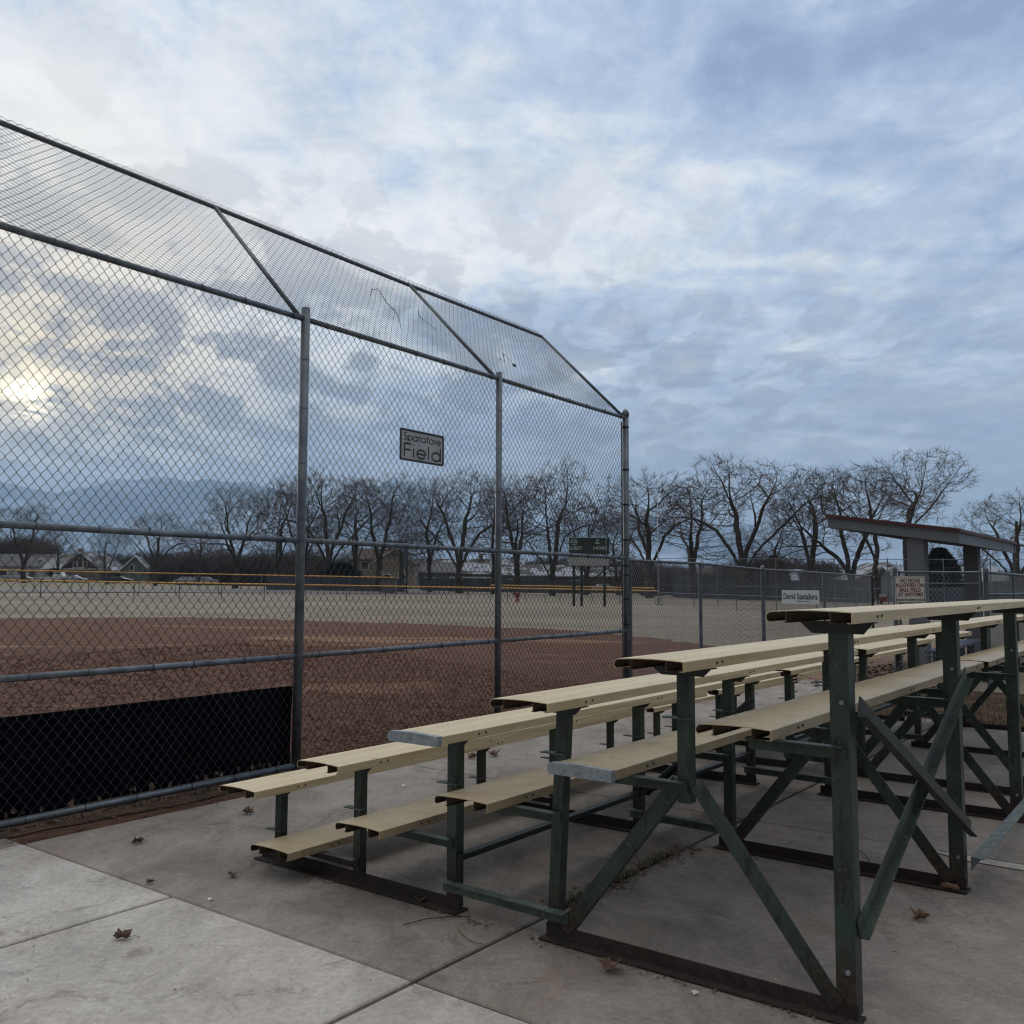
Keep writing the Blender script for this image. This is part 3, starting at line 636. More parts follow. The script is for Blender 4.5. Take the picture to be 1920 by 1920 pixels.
# glyphs: x-height 1, ascender 1.5 ; list of strokes, advance
GL = {'a': ([circ(.5, .5, .5), [(1, 1), (1, 0)]], 1.28), 'd': ([circ(.5, .5, .5), [(1, 1.55), (1, 0)]], 1.28), 'p': ([circ(.5, .5, .5), [(0, 1), (0, -.5)]], 1.28),
      'o': ([circ(.5, .5, .5)], 1.25), 'e': ([circ(.5, .5, .5, 0, 325), [(0, .5), (.35, .56), (.65, .46), (1, .5)]], 1.22), 'l': ([[(.1, 1.55), (.1, 0)]], .48),
      'i': ([[(.1, 1), (.1, 0)], [(.1, 1.36), (.1, 1.5)]], .48), 't': ([[(.22, 1.4), (.22, 0)], [(0, 1), (.45, 1)]], .62), 'r': ([[(.08, 1), (.08, 0)], circ(.45, .55, .37, 180, 95, 8)], .60),
      'f': ([[(.2, 0), (.2, 1.15)] + circ(.45, 1.2, .25, 180, 90, 6), [(0, 1), (.45, 1)]], .62),
      'S': ([circ(.42, 1.15, .35, 30, 270, 14) + circ(.42, .40, .40, 90, -150, 14)], 1.05), 'F': ([[(.1, 1.5), (.1, 0)], [(.1, 1.5), (.8, 1.5)], [(.1, .8), (.75, .8)]], 1.02)}
def strokes(word, x0, x1, ybase, xh, th, yd):
    adv = sum(GL[c][1] for c in word); kx = (x1 - x0) / (adv - .2); b = MB(); x = x0
    for c in word:
        for st in GL[c][0]:
            pts = [Vector((x + px * kx, ybase + py * xh)) for px, py in st]; off = []
            for i, p in enumerate(pts):
                d = (pts[min(i + 1, len(pts) - 1)] - pts[max(i - 1, 0)]).normalized(); off.append(Vector((-d.y, d.x)) * th / 2)
            n = len(pts)
            vs = [(p.x + o.x, yd, p.y + o.y) for p, o in zip(pts, off)] + [(p.x - o.x, yd, p.y - o.y) for p, o in zip(pts, off)]
            vs += [(v[0], yd + .003, v[2]) for v in vs]
            b.add(vs, [(i, i + 1, n + i + 1, n + i) for i in range(n - 1)] + [(i, i + 1, 2 * n + i + 1, 2 * n + i) for i in range(n - 1)])
        x += GL[c][1] * kx
    return b
strokes('Spatafore', -.262, .262, .047, .043, .0085, -.0038).build('small_lettering', 'black', sg)
strokes('Field', -.262, .268, -.108, .080, .0165, -.0038).build('large_lettering', 'black', sg)
b = MB()
for x, z in ((-W_ / 2, 0.01), (W_ / 2, .02), (0, -H_ / 2 + .006), (-.02, H_ / 2 - .004)): b.tube([(x - .014, -.008, z), (x + .014, -.008, z + .003)], .004, 6)
b.build('wire_clip', 'black', sg)
# twigs caught on the overhang
def ov_pt(s, t, d=0.03): return Vector((s, OVH * t - OVV / LEN * d, ZT + OVV * t + OVH / LEN * d))
def ovpx(px, py):
    d = ray(px, py); nrm = (-fn * (OVV / LEN) + Vector((0, 0, OVH / LEN))); q0 = fs_(0, 0, ZT); t = (q0 - Vector((0, 0, CAM_H))).dot(nrm) / d.dot(nrm)
    g = Vector((0, 0, CAM_H)) + d * t - q0; return g.dot(fu), (g.dot(fn) * OVH + g.z * OVV) / LEN / LEN
for k, (lab, pts) in enumerate((('long thin curved twig caught on the overhang mesh above the second panel', [ovpx(*q) for q in ((692, 560), (694, 548), (706, 546), (712, 556), (722, 572), (740, 590), (746, 604), (749, 622))]),
                               ('short forked dark twig on the overhang mesh between the middle struts', [ovpx(*q) for q in ((781, 586), (783, 597), (792, 606), (805, 615), (815, 624))]),
                               ('small hooked twig with a bud on the overhang mesh by the end panel', [ovpx(*q) for q in ((931, 679), (936, 677), (944, 683), (939, 666), (950, 676), (959, 687))]))):
    b = MB(); b.tube([ov_pt(*q) for q in pts], [.0034] * (len(pts) - 1) + [.002], 5); b.tube([ov_pt(*pts[1]), ov_pt(pts[1][0] + .03, pts[1][1] + .02)], .003, 4)
    if k == 2: b.tube([ov_pt(*pts[-1]), ov_pt(pts[-1][0] + .02, pts[-1][1] - .02)], .012, 6)
    o = b.build('twig', 'bark'); o.location = FO; o.rotation_euler = (0, 0, FPHI); tag(o, lab, 'twig', 'twigs on the backstop overhang')

# ------------------------------------------------------------------ bleachers
LW = [0.0, .6045, 1.2234, 1.8122, 2.3977, 3.0001]
SEAT_Z = [0.385, .582, .778, .970, 1.162, 1.352]      # underside of each seat plank
FOOT_Z = [0.125, .325, .527, .727, .925]
LX = lambda u, w, z: (u, -w, z)
def plank_mb(x0, x1, bend=0.0):
    b = MB(); W = 0.292; H = 0.040; t = .0032
    top = []
    top.append((-W / 2 + .010, 0.0)); top.append((-W / 2 + .001, .008)); top.append((-W / 2, .020)); top.append((-W / 2 + .005, .031)); top.append((-W / 2 + .018, .0375))
    for k in range(9):
        a = -W / 2 + .03 + (W - .034) * k / 8; top.append((a, .0385 + .0045 * math.sin(math.pi * k / 8)))
    top.append((W / 2, .0365)); top.append((W / 2, 0.0)); top.append((W / 2 - .016, 0.0))
    # y axis of local = -w, so w increases towards -y : mirror
    line = [(-a, z) for a, z in top]
    b.strip(line, t, x0, x1)
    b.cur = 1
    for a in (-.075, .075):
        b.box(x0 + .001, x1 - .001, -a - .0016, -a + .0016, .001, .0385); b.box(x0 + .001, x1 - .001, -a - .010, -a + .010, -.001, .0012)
    if bend:
        b.v = [(x, y, z + bend * math.sin((x - x0) / (x1 - x0) * math.pi)) for x, y, z in b.v]
    return b
def cap_mb(x):
    b = MB(); W = .298
    prof = [(-W / 2 + .008, -.003), (-W / 2, .010), (-W / 2, .030), (-W / 2 + .015, .042), (0, .046), (W / 2, .041), (W / 2, -.003)]
    b.prism([(-a, z) for a, z in prof], x - .012, x + .02, 'x'); return b
PARTS = {}
def bleacher(u0, u1, frames, label, caps, hole_discs=True):
    root = empty('bleacher', BO, BPHI, label, 'bleacher', 'bleachers behind the backstop')
    def put(b, name, m, par=root, bevel=0): return b.build(name, m, par)
    for i in range(6):
        w = LW[i] - .022; e0 = u0 + (-.0 if i != 3 else .0) + rng.uniform(-.012, .012)
        b = plank_mb(e0, u1 + rng.uniform(-.01, .01), -.012 if i == 5 else 0.0)
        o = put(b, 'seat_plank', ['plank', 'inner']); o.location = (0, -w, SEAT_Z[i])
        if i == 2 and 3 in caps:
            c = cap_mb(e0).build('end_cap', 'cap', o)
    for i in range(5):
        w = (LW[i] + LW[i + 1]) / 2 - .06
        e0 = u0 + (.0, .01, .03, .06, .16)[i] if u0 < 1 else u0 + (.0, .0, .0, -.02, -.06)[i]
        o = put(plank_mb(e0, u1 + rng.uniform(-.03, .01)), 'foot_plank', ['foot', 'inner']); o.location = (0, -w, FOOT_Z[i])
        if i == 3 and 3 in caps: cap_mb(e0).build('end_cap', 'cap', o)
    T = .005
    for fi, u in enumerate(frames):
        for i in range(6):
            lw = .046 if i < 3 else .052; 
            if i == 5: lw = .068
            if i == 2: lw = .055
            b = MB(); z0 = .012; z1 = SEAT_Z[i] - .004
            lean = (.0, .0, .0, -.0, .0, .0)[i]
            a_, c_ = Vector(LX(u, LW[i] + lw / 2 - (.03 if (i == 3 and fi == 0) else 0), z0)), Vector(LX(u, LW[i] + lw / 2 + lean + (.02 if (i == 3 and fi == 0) else 0), z1))
            if i == 4: a_ = Vector(LX(u, LW[i] + lw / 2, .64))
            b.angle(a_, c_, (0, 1, 0), (1, 0, 0), lw, T)
            leg = put(b, 'leg', 'green')
            # plank bracket
            b = MB(); h = .034 if i < 5 else .042; hw = .105 if i < 3 else .125
            zt = SEAT_Z[i] - .0015
            prof = [(-(LW[i] - hw - .01), zt), (-(LW[i] + hw), zt), (-(LW[i] + hw - .035), zt - h), (-(LW[i] - hw + .035), zt - h)]
            b.prism(prof, u - T - .0012, u - .0008, 'x'); b.box(u - .0008, u + .045, -(LW[i] + hw), -(LW[i] - hw), zt - .004, zt - .0005)
            put(b, 'plank_bracket', 'green_dk')
            if i == 5:
                b = MB()
                for z in (1.07, .16): b.tube([LX(u - .007, LW[5] + lw * .12, z), LX(u + .004, LW[5] + lw * .12, z)], .0085, 10)
                b.build('bolt', 'cap', leg)  # pale discs standing for holes with bright background showing through
        for i in range(5):
            b = MB(); z = FOOT_Z[i] - .002
            b.angle(LX(u - T - .001, LW[i] + .27, z), LX(u - T - .001, LW[i + 1] + .02, z), (0, 0, -1), (-1, 0, 0), .045, T, .042)
            put(b, 'cross_angle', 'green')
            b = MB(); b.box(u - .012, u + .030, -(LW[i] + .035), -(LW[i] - .085), FOOT_Z[i] + .034, FOOT_Z[i] + .039); put(b, 'foot_tab', 'green_pale')
        for w0, w1 in ((-.13, 1.285), (1.745, 3.05)):
            b = MB(); b.box(u - .050, u + .050, -w1, -w0, .002, .009); b.box(u - .0035, u + .0035, -w1 + .01, -w0 - .01, .009, .060)
            put(b, 'base_rail', 'rust')
        for (wa, za), (wb, zb) in (((2.40, .70), (1.87, .03)), ((2.43, .70), (2.95, .02))):
            b = MB(); b.angle(LX(u - .007, wa, za), LX(u - .007, wb, zb), (0, -1, 0) if wb > wa else (0, 1, 0), (1, 0, 0), .060, T, .04); put(b, 'diagonal_brace', 'green')
        b = MB(); b.angle(LX(u - .008, 1.185, .135), LX(u - .008, 1.87, .128), (0, 0, -1), (-1, 0, 0), .052, T, .045); put(b, 'lower_connector', 'green_pale')
    a, c = frames[0], frames[1]
    b = MB(); b.angle(LX(a - .03, 3.068, 1.03), LX(c - .03, 3.068, .275), (0, 0, 1), (0, -1, 0), .072, T, .035); put(b, 'cross_brace', 'green_dk')
    b = MB(); b.angle(LX(a + .035, 3.037, .27), LX(c + .17, 3.037, 1.01), (0, 0, 1), (0, -1, 0), .066, T, .035); put(b, 'cross_brace', 'green')
    b = MB(); b.angle(LX(c + .02, 3.06, .165), LX(frames[2] + .05, 3.06, .165), (0, 0, -1), (0, -1, 0), .062, T, .062)
    put(b, 'lower_tie', 'grey_tie')
    b = MB(); b.angle(LX(a + .01, 1.235, .25), LX(frames[2], 1.235, .25), (0, 0, -1), (0, -1, 0), .042, T, .042); put(b, 'long_tie', 'green_dk')
    b = MB(); b.angle(LX(c + .02, 1.27, .22), LX(frames[2] - .05, 1.27, .62), (0, 0, 1), (0, -1, 0), .04, T, .03); put(b, 'cross_brace', 'green_dk')
    return root
bA = bleacher(-.25, 3.765, [0.0, 1.713, 3.42], 'nearer green-framed bleacher with six tan aluminium benches, in the foreground', (3,))
bB = bleacher(3.985, 7.82, [4.23, 5.92, 7.60], 'farther green-framed bleacher standing end to end beyond the near one', ())
bB.rotation_euler = (R(0.0), R(0.12), BPHI)

for root in (bA, bB):
    for o in [c for c in root.children if c.name.startswith(('seat_plank', 'foot_plank'))]:
        xs_ = [v.co.x for v in o.data.vertices]; x0, x1 = min(xs_), max(xs_)
        for fx in (.07, .5, .93):
            b = MB(); x = x0 + (x1 - x0) * fx; b.tube([(x, -.147, .018), (x, -.151, .018)], .005, 8); b.tube([(x + .05, -.147, .020), (x + .05, -.151, .020)], .005, 8)
            b.build('bolt_pair', 'inner', o)
# ------------------------------------------------------------------ litter and small things on the paving
def leaf(u, w, size, rz, label, m='leaf', curl=1.0, stem=True):
    rg = random.Random(int(u * 1000 + w * 77)); b = MB(); n = 14; pts = []
    for k in range(n):
        a = 2 * math.pi * k / n; r = size * (0.5 + .14 * (1 if k % 2 else -1) * rg.uniform(.4, 1)) * (1.0 if abs(math.cos(a)) > .5 else .62)
        pts.append((r * math.cos(a), r * math.sin(a)))
    vs = [(0, 0, size * .10 * curl)]
    for q in (.55, 1.0):
        for x, y in pts:
            vs.append((x * q, y * q, size * curl * (abs(y / size) * .9 * q + .16 * rg.random() * q + (.08 if q == 1 else 0))))
    fs = [(0, 1 + k, 1 + (k + 1) % n) for k in range(n)] + [(1 + k, 1 + n + k, 1 + n + (k + 1) % n, 1 + (k + 1) % n) for k in range(n)]
    b.add(vs, fs)
    if stem: b.tube([(size * .4, 0, size * .1), (size * .75, size * .08, size * .1), (size * 1.05, size * .02, .003)], .0012, 4)
    o = b.build('dry_leaf', m, fix=False); o.location = uw(u, w, 0.004); o.rotation_euler = (0, 0, rz)
    s = o.modifiers.new('t', 'SOLIDIFY'); s.thickness = .0008
    return tag(o, label, 'leaf', 'dry leaves on the paving')
for a in ((-.26, -.90, .06, .4, 'dark crumpled leaf alone on the paving before the black windscreen', 'leaf_d'), (.55, -.97, .075, 2.9, 'brown curled leaf with a long stem just in front of the lowest bench', 'leaf'),
          (-1.10, .37, .065, .2, 'grey-brown crumpled leaf lying on the pale slab nearest the camera', 'leaf_d'), (1.17, 2.96, .075, .3, 'orange-brown curled leaf behind the bleacher, between its rear legs', 'leaf'),
          (-.14, 2.15, .085, 1.1, 'flat orange leaf against the nearest rusty base rail', 'leaf'), (2.92, -1.05, .09, .8, 'pinkish leaf seen under the second bench towards the fence', 'leaf'),
          (3.11, -.97, .10, 2.2, 'stretched brown leaf beside the pinkish one under the second bench', 'leaf'), (-.31, .04, .05, 1.7, 'tiny dark leaf in front of the first base rail', 'leaf_d'),
          (-.02, 1.05, .05, 1.7, 'red-brown leaf scrap stuck on the front base rail', 'leaf'), (2.0, 2.35, .05, .7, 'dark leaf scrap under the bleacher beside the green X brace', 'leaf_d'),
          (-.62, -.2, .035, .7, 'small leaf crumb in the joint at the edge of the pale slabs', 'leaf')):
    leaf(*a)
rg = random.Random(12)
for k in range(22):     # leaves trapped against the bottom rail of the backstop
    s = rg.uniform(-2.3, -.1) if k < 20 else rg.uniform(-.9, -.1); size = rg.uniform(.025, .055)
    b = MB(); n = 10; pts = []
    for q in range(n):
        a = 2 * math.pi * q / n; r = size * (.5 + (.12 if q % 2 else -.08)); pts.append((r * math.cos(a) * .6, .01 * rg.random(), r * math.sin(a)))
    b.add([(0, .01, 0)] + pts, [(0, 1 + q, 1 + (q + 1) % n) for q in range(n)])
    o = b.build('dry_leaf', 'leaf_d' if k % 4 else 'leaf', fix=False); o.location = fs_(s, .022, rg.uniform(.09, .12)); o.rotation_euler = (rg.uniform(-.3, .3), rg.uniform(-1, 1), FPHI + rg.uniform(-.5, .5))
    s_ = o.modifiers.new('t', 'SOLIDIFY'); s_.thickness = .0008
    tag(o, 'dry leaf trapped between the black windscreen and the backstop bottom rail', 'leaf', 'leaves trapped at the backstop bottom rail')
b = MB()      # leaf crumbs and grit
rg = random.Random(7)
def crumb(u, w, s):
    p = uw(u, w, .003); a = rg.uniform(0, 6.28)
    b.add([(p.x + s * math.cos(a + t) * q, p.y + s * math.sin(a + t) * q, p.z + rg.uniform(0, s * .5)) for t, q in ((0, 1), (1.7, .6), (3.0, 1), (4.6, .5))] + [(p.x, p.y, p.z + s * .5)], [(0, 1, 4), (1, 2, 4), (2, 3, 4), (3, 0, 4)])
for k in range(1500):
    r_ = rg.random()
    if r_ < .35: crumb(rg.choice([0, 0, 0, 1.713, 3.42]) + rg.gauss(-.055, .03), rg.uniform(-.1, 3.0), rg.uniform(.003, .012))
    elif r_ < .6: crumb(rg.uniform(.2, 1.6), 1.61 + rg.gauss(0, .05), rg.uniform(.006, .02))
    elif r_ < .8: crumb(rg.uniform(-2.5, 4), -1.5 + rg.gauss(0, .06), rg.uniform(.005, .015))
    else: crumb(rg.uniform(-2, 6), rg.uniform(-1.3, 3.4), rg.uniform(.003, .008))
tag(b.build('leaf_litter', ['leaf_d'], fix=False), 'brown leaf crumbs and grit scattered along the base rails and joints', 'litter', kind='stuff')
b = MB()
rg = random.Random(9)
def blade(u, w, h, m=.0016, z=-.01):
    p = uw(u, w, z); a = rg.uniform(0, 6.28); l = rg.uniform(.2, .8) * h; dx, dy = math.cos(a), math.sin(a)
    b.add([(p.x - dy * m, p.y + dx * m, p.z), (p.x + dy * m, p.y - dx * m, p.z), (p.x + dx * l * .5 + dy * m * .7, p.y + dy * l * .5 - dx * m * .7, p.z + h * .7), (p.x + dx * l * .5 - dy * m * .7, p.y + dy * l * .5 + dx * m * .7, p.z + h * .7), (p.x + dx * l, p.y + dy * l, p.z + h)], [(0, 1, 2, 3), (3, 2, 4)])
for cx, n, sp in ((.42, 160, .10), (.62, 200, .10), (.85, 130, .10), (1.25, 170, .12)):
    for k in range(n): blade(cx + rg.gauss(0, sp), 1.61 + rg.gauss(0, .016), rg.uniform(.02, .055))
tag(b.build('weeds', 'weed', fix=False), 'low green weeds growing in the paving joint under the near bleacher', 'weeds', kind='stuff')
b = MB()
for k in range(9000):
    u = rg.uniform(7.6, 11.0); w = rg.uniform(.35, 5.6)
    if u < 7.95 and w < .0: continue
    blade(u, w, rg.uniform(.03, .075), .003, -.02)
tag(b.build('grass', 'straw', fix=False), 'short straw-coloured grass beyond the far end of the bleachers', 'grass', kind='stuff')
for nm, pts, lab in (('twig', [unb(at(*q)) for q in ((756, 1736), (800, 1727), (845, 1721), (881, 1722))], 'long thin twig on the paving before the low connector'), ('twig', [unb(at(*q)) for q in ((858, 1742), (866, 1756), (884, 1768), (906, 1775))], 'pale bent twig beside the crack in front of the bleacher'), ('twig', [unb(at(*q)) for q in ((1599, 1594), (1614, 1599), (1626, 1609), (1634, 1624))], 'thin curved twig arched on the paving behind the second base rail')):
    b = MB(); b.tube([uw(u, w, .006 + .004 * (i % 2)) for i, (u, w) in enumerate(pts)], .0022, 5); tag(b.build(nm, 'leaf' if 'pale' in lab else 'bark'), lab, 'twig')
for u, w, s, lab in ((-.14, 2.5, .022, 'small torn scrap of white plastic by the nearest base rail'), (1.75, -.75, .03, 'crumpled white scrap on the paving seen between the first two benches'), (-.60, .25, .02, 'thin clear plastic scrap at the edge of the pale slab')):
    b = MB(); b.add([(0, 0, .002), (s, .3 * s, .010), (.6 * s, s, .003), (-.4 * s, .6 * s, .012), (.3 * s, .5 * s, .016)], [(0, 1, 4), (1, 2, 4), (2, 3, 4), (3, 0, 4)]); o = b.build('litter_scrap', 'white', fix=False); o.location = uw(u, w, .001); tag(o, lab, 'litter')
b = MB(); b.tube([(0, 0, 0), (.02, 0, .012), (.07, .01, .02), (.12, 0, .018), (.17, .01, .012), (.2, 0, .004)], [.008, .022, .026, .022, .027, .01], 10); o = b.build('dirt_clod', 'sand', smooth_=True); o.location = uw(1.68, 2.93, .012); o.rotation_euler = (0, 0, BPHI - 1.5); o.scale = (.42, .6, .6); tag(o, 'lump of mud on the end of the second base rail', 'clod')

# ------------------------------------------------------------------ fences around the field
def pipe_fence(name, pts, hts, label, step=None, top_r=.02, post_r=.03, cw=.0735, ch=.0875, wire=.0017, sides=3, matn='wire', rails=(1.0,), capm=None, posts=None, postm='galv', jit=0, ties=False, group=None):
    """pts: list of ground points; hts: height"""
    root = empty(name, pts[0], 0, label, 'fence', group)
    o0 = Vector(pts[0]); P_ = [Vector(p) - o0 for p in pts]
    for i, p in enumerate(P_):
        h = hts[i] if isinstance(hts, (list, tuple)) else hts
        r = posts[i] if posts else post_r
        b = MB(); b.tube([p + Vector((0, 0, -.15)), p + Vector((0, 0, h + (.03 if r > .034 else 0)))], r, 10)
        if r > .034: b.tube([p + Vector((0, 0, h + .02)), p + Vector((0, 0, h + .05)), p + Vector((0, 0, h + .085))], [r * 1.15, r, .008], 10)
        b.build('post', postm, root)
    for fr in rails:
        b = MB()
        b.tube([p + Vector((0, 0, (hts[i] if isinstance(hts, (list, tuple)) else hts) * fr)) for i, p in enumerate(P_)], top_r, 8); o = b.build('top_rail' if fr == 1.0 else 'rail', matn if False else postm, root, smooth_=True)
        if capm and fr == 1.0:
            b = MB(); b.tube([p + Vector((0, 0, hts[i] if isinstance(hts, (list, tuple)) else hts)) for i, p in enumerate(P_)], top_r + .028, 8); b.build('rail_cap', capm, o, smooth_=True)
        if ties and fr == 1.0:
            b = MB()
            for i in range(len(P_) - 1):
                a, c = P_[i] + Vector((0, 0, hts[i])), P_[i + 1] + Vector((0, 0, hts[i + 1])); n = max(4, int((c - a).length / .35))
                for k in range(1, n): q = a.lerp(c, k / n); d = (c - a).normalized(); b.tube([q - d * .004, q + d * .004], top_r + .004, 8)
            b.build('wire_tie', 'darkpost', o)
    for i in range(len(P_) - 1):
        a, c = P_[i], P_[i + 1]; ha, hc = (hts[i], hts[i + 1]) if isinstance(hts, (list, tuple)) else (hts, hts)
        Lh = math.hypot(c.x - a.x, c.y - a.y); dx, dy = (c.x - a.x) / Lh, (c.y - a.y) / Lh
        def mp(Q, a=a, c=c, ha=ha, hc=hc, Lh=Lh, dx=dx, dy=dy):
            t = Q[..., 0] / Lh; zb = a.z + (c.z - a.z) * t; hh = ha + (hc - ha) * t
            return np.stack([a.x + dx * Q[..., 0] - dy * Q[..., 1] - dy * .02, a.y + dy * Q[..., 0] + dx * Q[..., 1] + dx * .02, zb + Q[..., 2] * hh], -1)
        nz_ = max(2, int(round(ha / (ch / 2))))
        chain_mesh('chain_link', Lh, .03, 1.0, cw=cw, ch=(0.97 / nz_) * 2, r=wire, sides=sides, mp=mp, matn=matn if matn else 'wire', parent=root, jit=0)
    return root
def sf(Yd): return Vector((1.456 + .575 * (Yd - 11.83) + (0.0), Yd, 0))
SFY = [11.83 + .05, 14.35, 17.5, 22.3, 28.4]
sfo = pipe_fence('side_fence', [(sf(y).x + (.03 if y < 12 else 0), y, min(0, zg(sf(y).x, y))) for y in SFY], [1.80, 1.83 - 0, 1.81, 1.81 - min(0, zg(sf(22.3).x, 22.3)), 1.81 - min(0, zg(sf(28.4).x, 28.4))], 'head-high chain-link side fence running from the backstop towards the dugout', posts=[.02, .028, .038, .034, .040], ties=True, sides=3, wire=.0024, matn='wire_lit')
[o for o in sfo.children if o.name.startswith('post')][-1].data.materials[0] = MAT['darkpost']
def poly_at(l): return [at(x, y) for x, y in l]
def dist_pts(l):   # (px, distance) -> ground point
    return [at_y(x, d) for x, d in l]
LF = [(-90, 57), (-5, 58), (77, 59), (166, 60.2), (252, 61.4), (337, 62.5), (416, 63.5), (496, 64.5), (574, 65.5), (650, 66.3), (723, 67), (801, 67.7), (878, 68.3), (952, 68.8), (1022, 69), (1092, 69.2), (1162, 69.2), (1233, 69)]
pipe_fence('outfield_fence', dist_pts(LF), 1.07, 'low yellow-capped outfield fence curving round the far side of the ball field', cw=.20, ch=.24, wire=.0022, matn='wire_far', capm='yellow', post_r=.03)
FF = [(-90, 74), (-20, 75), (64, 76), (135, 77), (199, 78), (261, 79), (330, 80), (410, 81), (490, 82), (570, 83), (655, 84), (742, 85)]
pipe_fence('neighbour_field_fence', dist_pts(FF), 1.75, 'second yellow-capped fence beyond the outfield, seen above the first on the left', cw=.20, ch=.24, wire=.0022, matn='wire_far', capm='yellow', post_r=.03)
FR = [(920, 76), (985, 76), (1050, 76), (1110, 76), (1170, 75.5), (1228, 75)]
pipe_fence('practice_field_fence', dist_pts(FR), 1.25, 'yellow-capped fence just behind the scoreboard, ending at the foul pole', cw=.20, ch=.24, wire=.0022, matn='wire_far', capm='yellow', post_r=.03)
FL = [(1240, 68.5), (1301, 64), (1380, 59), (1455, 55), (1530, 51.5), (1605, 48.5)]
pipe_fence('foul_line_fence', dist_pts(FL), [0.95] * 6, 'low uncapped foul-line fence between the foul pole and the dugout', cw=.12, ch=.14, wire=.002, matn='wire_far', post_r=.028)
FT = [(1236, 73), (1345, 71), (1455, 69), (1565, 67), (1665, 65.5), (1770, 64), (1858, 63), (1950, 62)]
zt_ = [1.4721 + (1100.5 - 1048.5) / F_PX * d for _x, d in FT]
ptsT = dist_pts(FT)
pipe_fence('tall_park_fence', ptsT, [z - p.z for z, p in zip(zt_, ptsT)], 'tall grey chain-link fence beyond the foul pole with a thin top rail', cw=.12, ch=.14, wire=.0018, matn='wire_far', rails=(1.0, .42), post_r=.035)
# foul pole
p = at_y(1234, 69.3); b = MB(); b.tube([p + Vector((0, 0, -.1)), p + Vector((0, 0, 8.45))], [.035, .03], 10); tag(b.build('foul_pole', 'sign_white', smooth_=True), 'tall thin white foul pole at the corner of the outfield fence', 'pole')

# banner on the foul-line fence
p0, p1 = at_y(1465, 54.3), at_y(1535, 51.2)
ban = empty('banner', (p0 + p1) / 2 + Vector((0, -.06, 0)), math.atan2(p1.y - p0.y, p1.x - p0.x), 'white banner with a printed name tied to the low foul-line fence', 'banner')
wB = (p1 - p0).length; b = MB(); b.box(-wB / 2, wB / 2, -.005, .005, .58, 1.36); b.build('cloth', 'banner_white', ban)
tb_ = text_mesh('lettering', 'David Spatafora', .46, 'dk_ink', ban, (0, -.009, .99), (R(90), 0, 0), .002, bold=.016)
tb_.scale = ((wB - .25) / max(v.co.x for v in tb_.data.vertices) / 2, 1, 1)
b = MB(); b.box(-wB * .1, wB * .25, -.009, -.006, .70, .735); b.build('underline', 'dk_ink', ban)

# scoreboard
p = at(1106, 1136); dS = p.y
k_ = dS / F_PX
sb = empty('scoreboard', p, R(0), 'dark green scoreboard on three posts beyond the outfield fence', 'scoreboard')
def sbx(px): return (px - 1106) * k_
def sbz(py): return (1136 - py) * k_
b = MB(); b.box(sbx(1067), sbx(1136), -.12, .12, sbz(1040), sbz(1009)); b.build('panel', 'sb_green', sb)
b = MB(); b.box(sbx(1066.4), sbx(1067.2), -.15, .13, sbz(1040), sbz(1008.2)); b.box(sbx(1136), sbx(1136.8), -.15, .13, sbz(1040), sbz(1008.2)); b.box(sbx(1066.4), sbx(1136.8), -.15, .13, sbz(1009), sbz(1008.2)); b.build('frame', 'sb_txt', sb)
b = MB(); b.box(sbx(1066.5), sbx(1142), -.06, .06, sbz(1061), sbz(1046)); b.build('sponsor_panel', 'sign_white', sb)
b = MB(); b.box(sbx(1137), sbx(1142), -.12, .1, sbz(1040), sbz(1010)); b.build('side_panel', 'sb_green', sb)
for x in (1076.5, 1091, 1134): b = MB(); b.box(sbx(x) - .09, sbx(x) + .09, .13, .31, -.1, sbz(1040)); b.build('post', 'sb_green', sb)
for txt, x, y, s in (('GUEST', 1078.5, 1029, 8.2), ('HOME', 1125, 1028.5, 8.2), ('BALL', 1077, 1013, 4.6), ('STRIKE', 1075.5, 1017.3, 4.2), ('OUT', 1077, 1022, 4.2), ('HIT', 1120, 1014.2, 4.0), ('ERR', 1120, 1019, 5.0)):
    text_mesh('lettering', txt, s * k_ * 1.05, 'sb_txt', sb, (sbx(x), -.125, sbz(y)), (R(90), 0, 0), .004, bold=.006)

# ------------------------------------------------------------------ dugout, gate, signs
dg = empty('dugout', uw(13.4, 0), BPHI, 'open grey dugout shelter with a sloping red-edged roof on square columns', 'dugout')
def rz_(w): return 2.768 + (2.435 - 2.768) * (w + 1.424) / (.735 + 1.424)
w0, w1 = -1.43, .735; Lr = 5.5
b = MB(); b.prism([(-w0, rz_(w0) - .045), (-w1, rz_(w1) - .045), (-w1, rz_(w1) - .235), (-w0, rz_(w0) - .225)], 0, .06, 'x'); b.build('end_fascia', 'fascia', dg)
b = MB(); b.prism([(-w0, rz_(w0) - .045), (-w1, rz_(w1) - .045), (-w1, rz_(w1) - .235), (-w0, rz_(w0) - .225)], Lr - .06, Lr, 'x'); b.build('end_fascia', 'fascia', dg)
b = MB(); b.prism([(-w0 + .03, rz_(w0 - .03)), (-w1 - .03, rz_(w1 + .03)), (-w1 - .03, rz_(w1 + .03) - .045), (-w0 + .03, rz_(w0 - .03) - .045)], -.04, Lr + .04, 'x'); b.build('roof_deck', 'dug_red', dg)
b = MB(); b.prism([(-w0, rz_(w0) + .012), (-w1, rz_(w1) + .012), (-w1, rz_(w1) + .003), (-w0, rz_(w0) + .003)], 0.02, Lr, 'x'); b.build('roof_sheet', 'roof', dg)
for w in (w0 + .02, w1 - .06):
    b = MB(); b.box(.062, Lr - .062, -w - .045, -w, rz_(w) - .24, rz_(w) - .047); b.build('eave_fascia', 'fascia', dg)
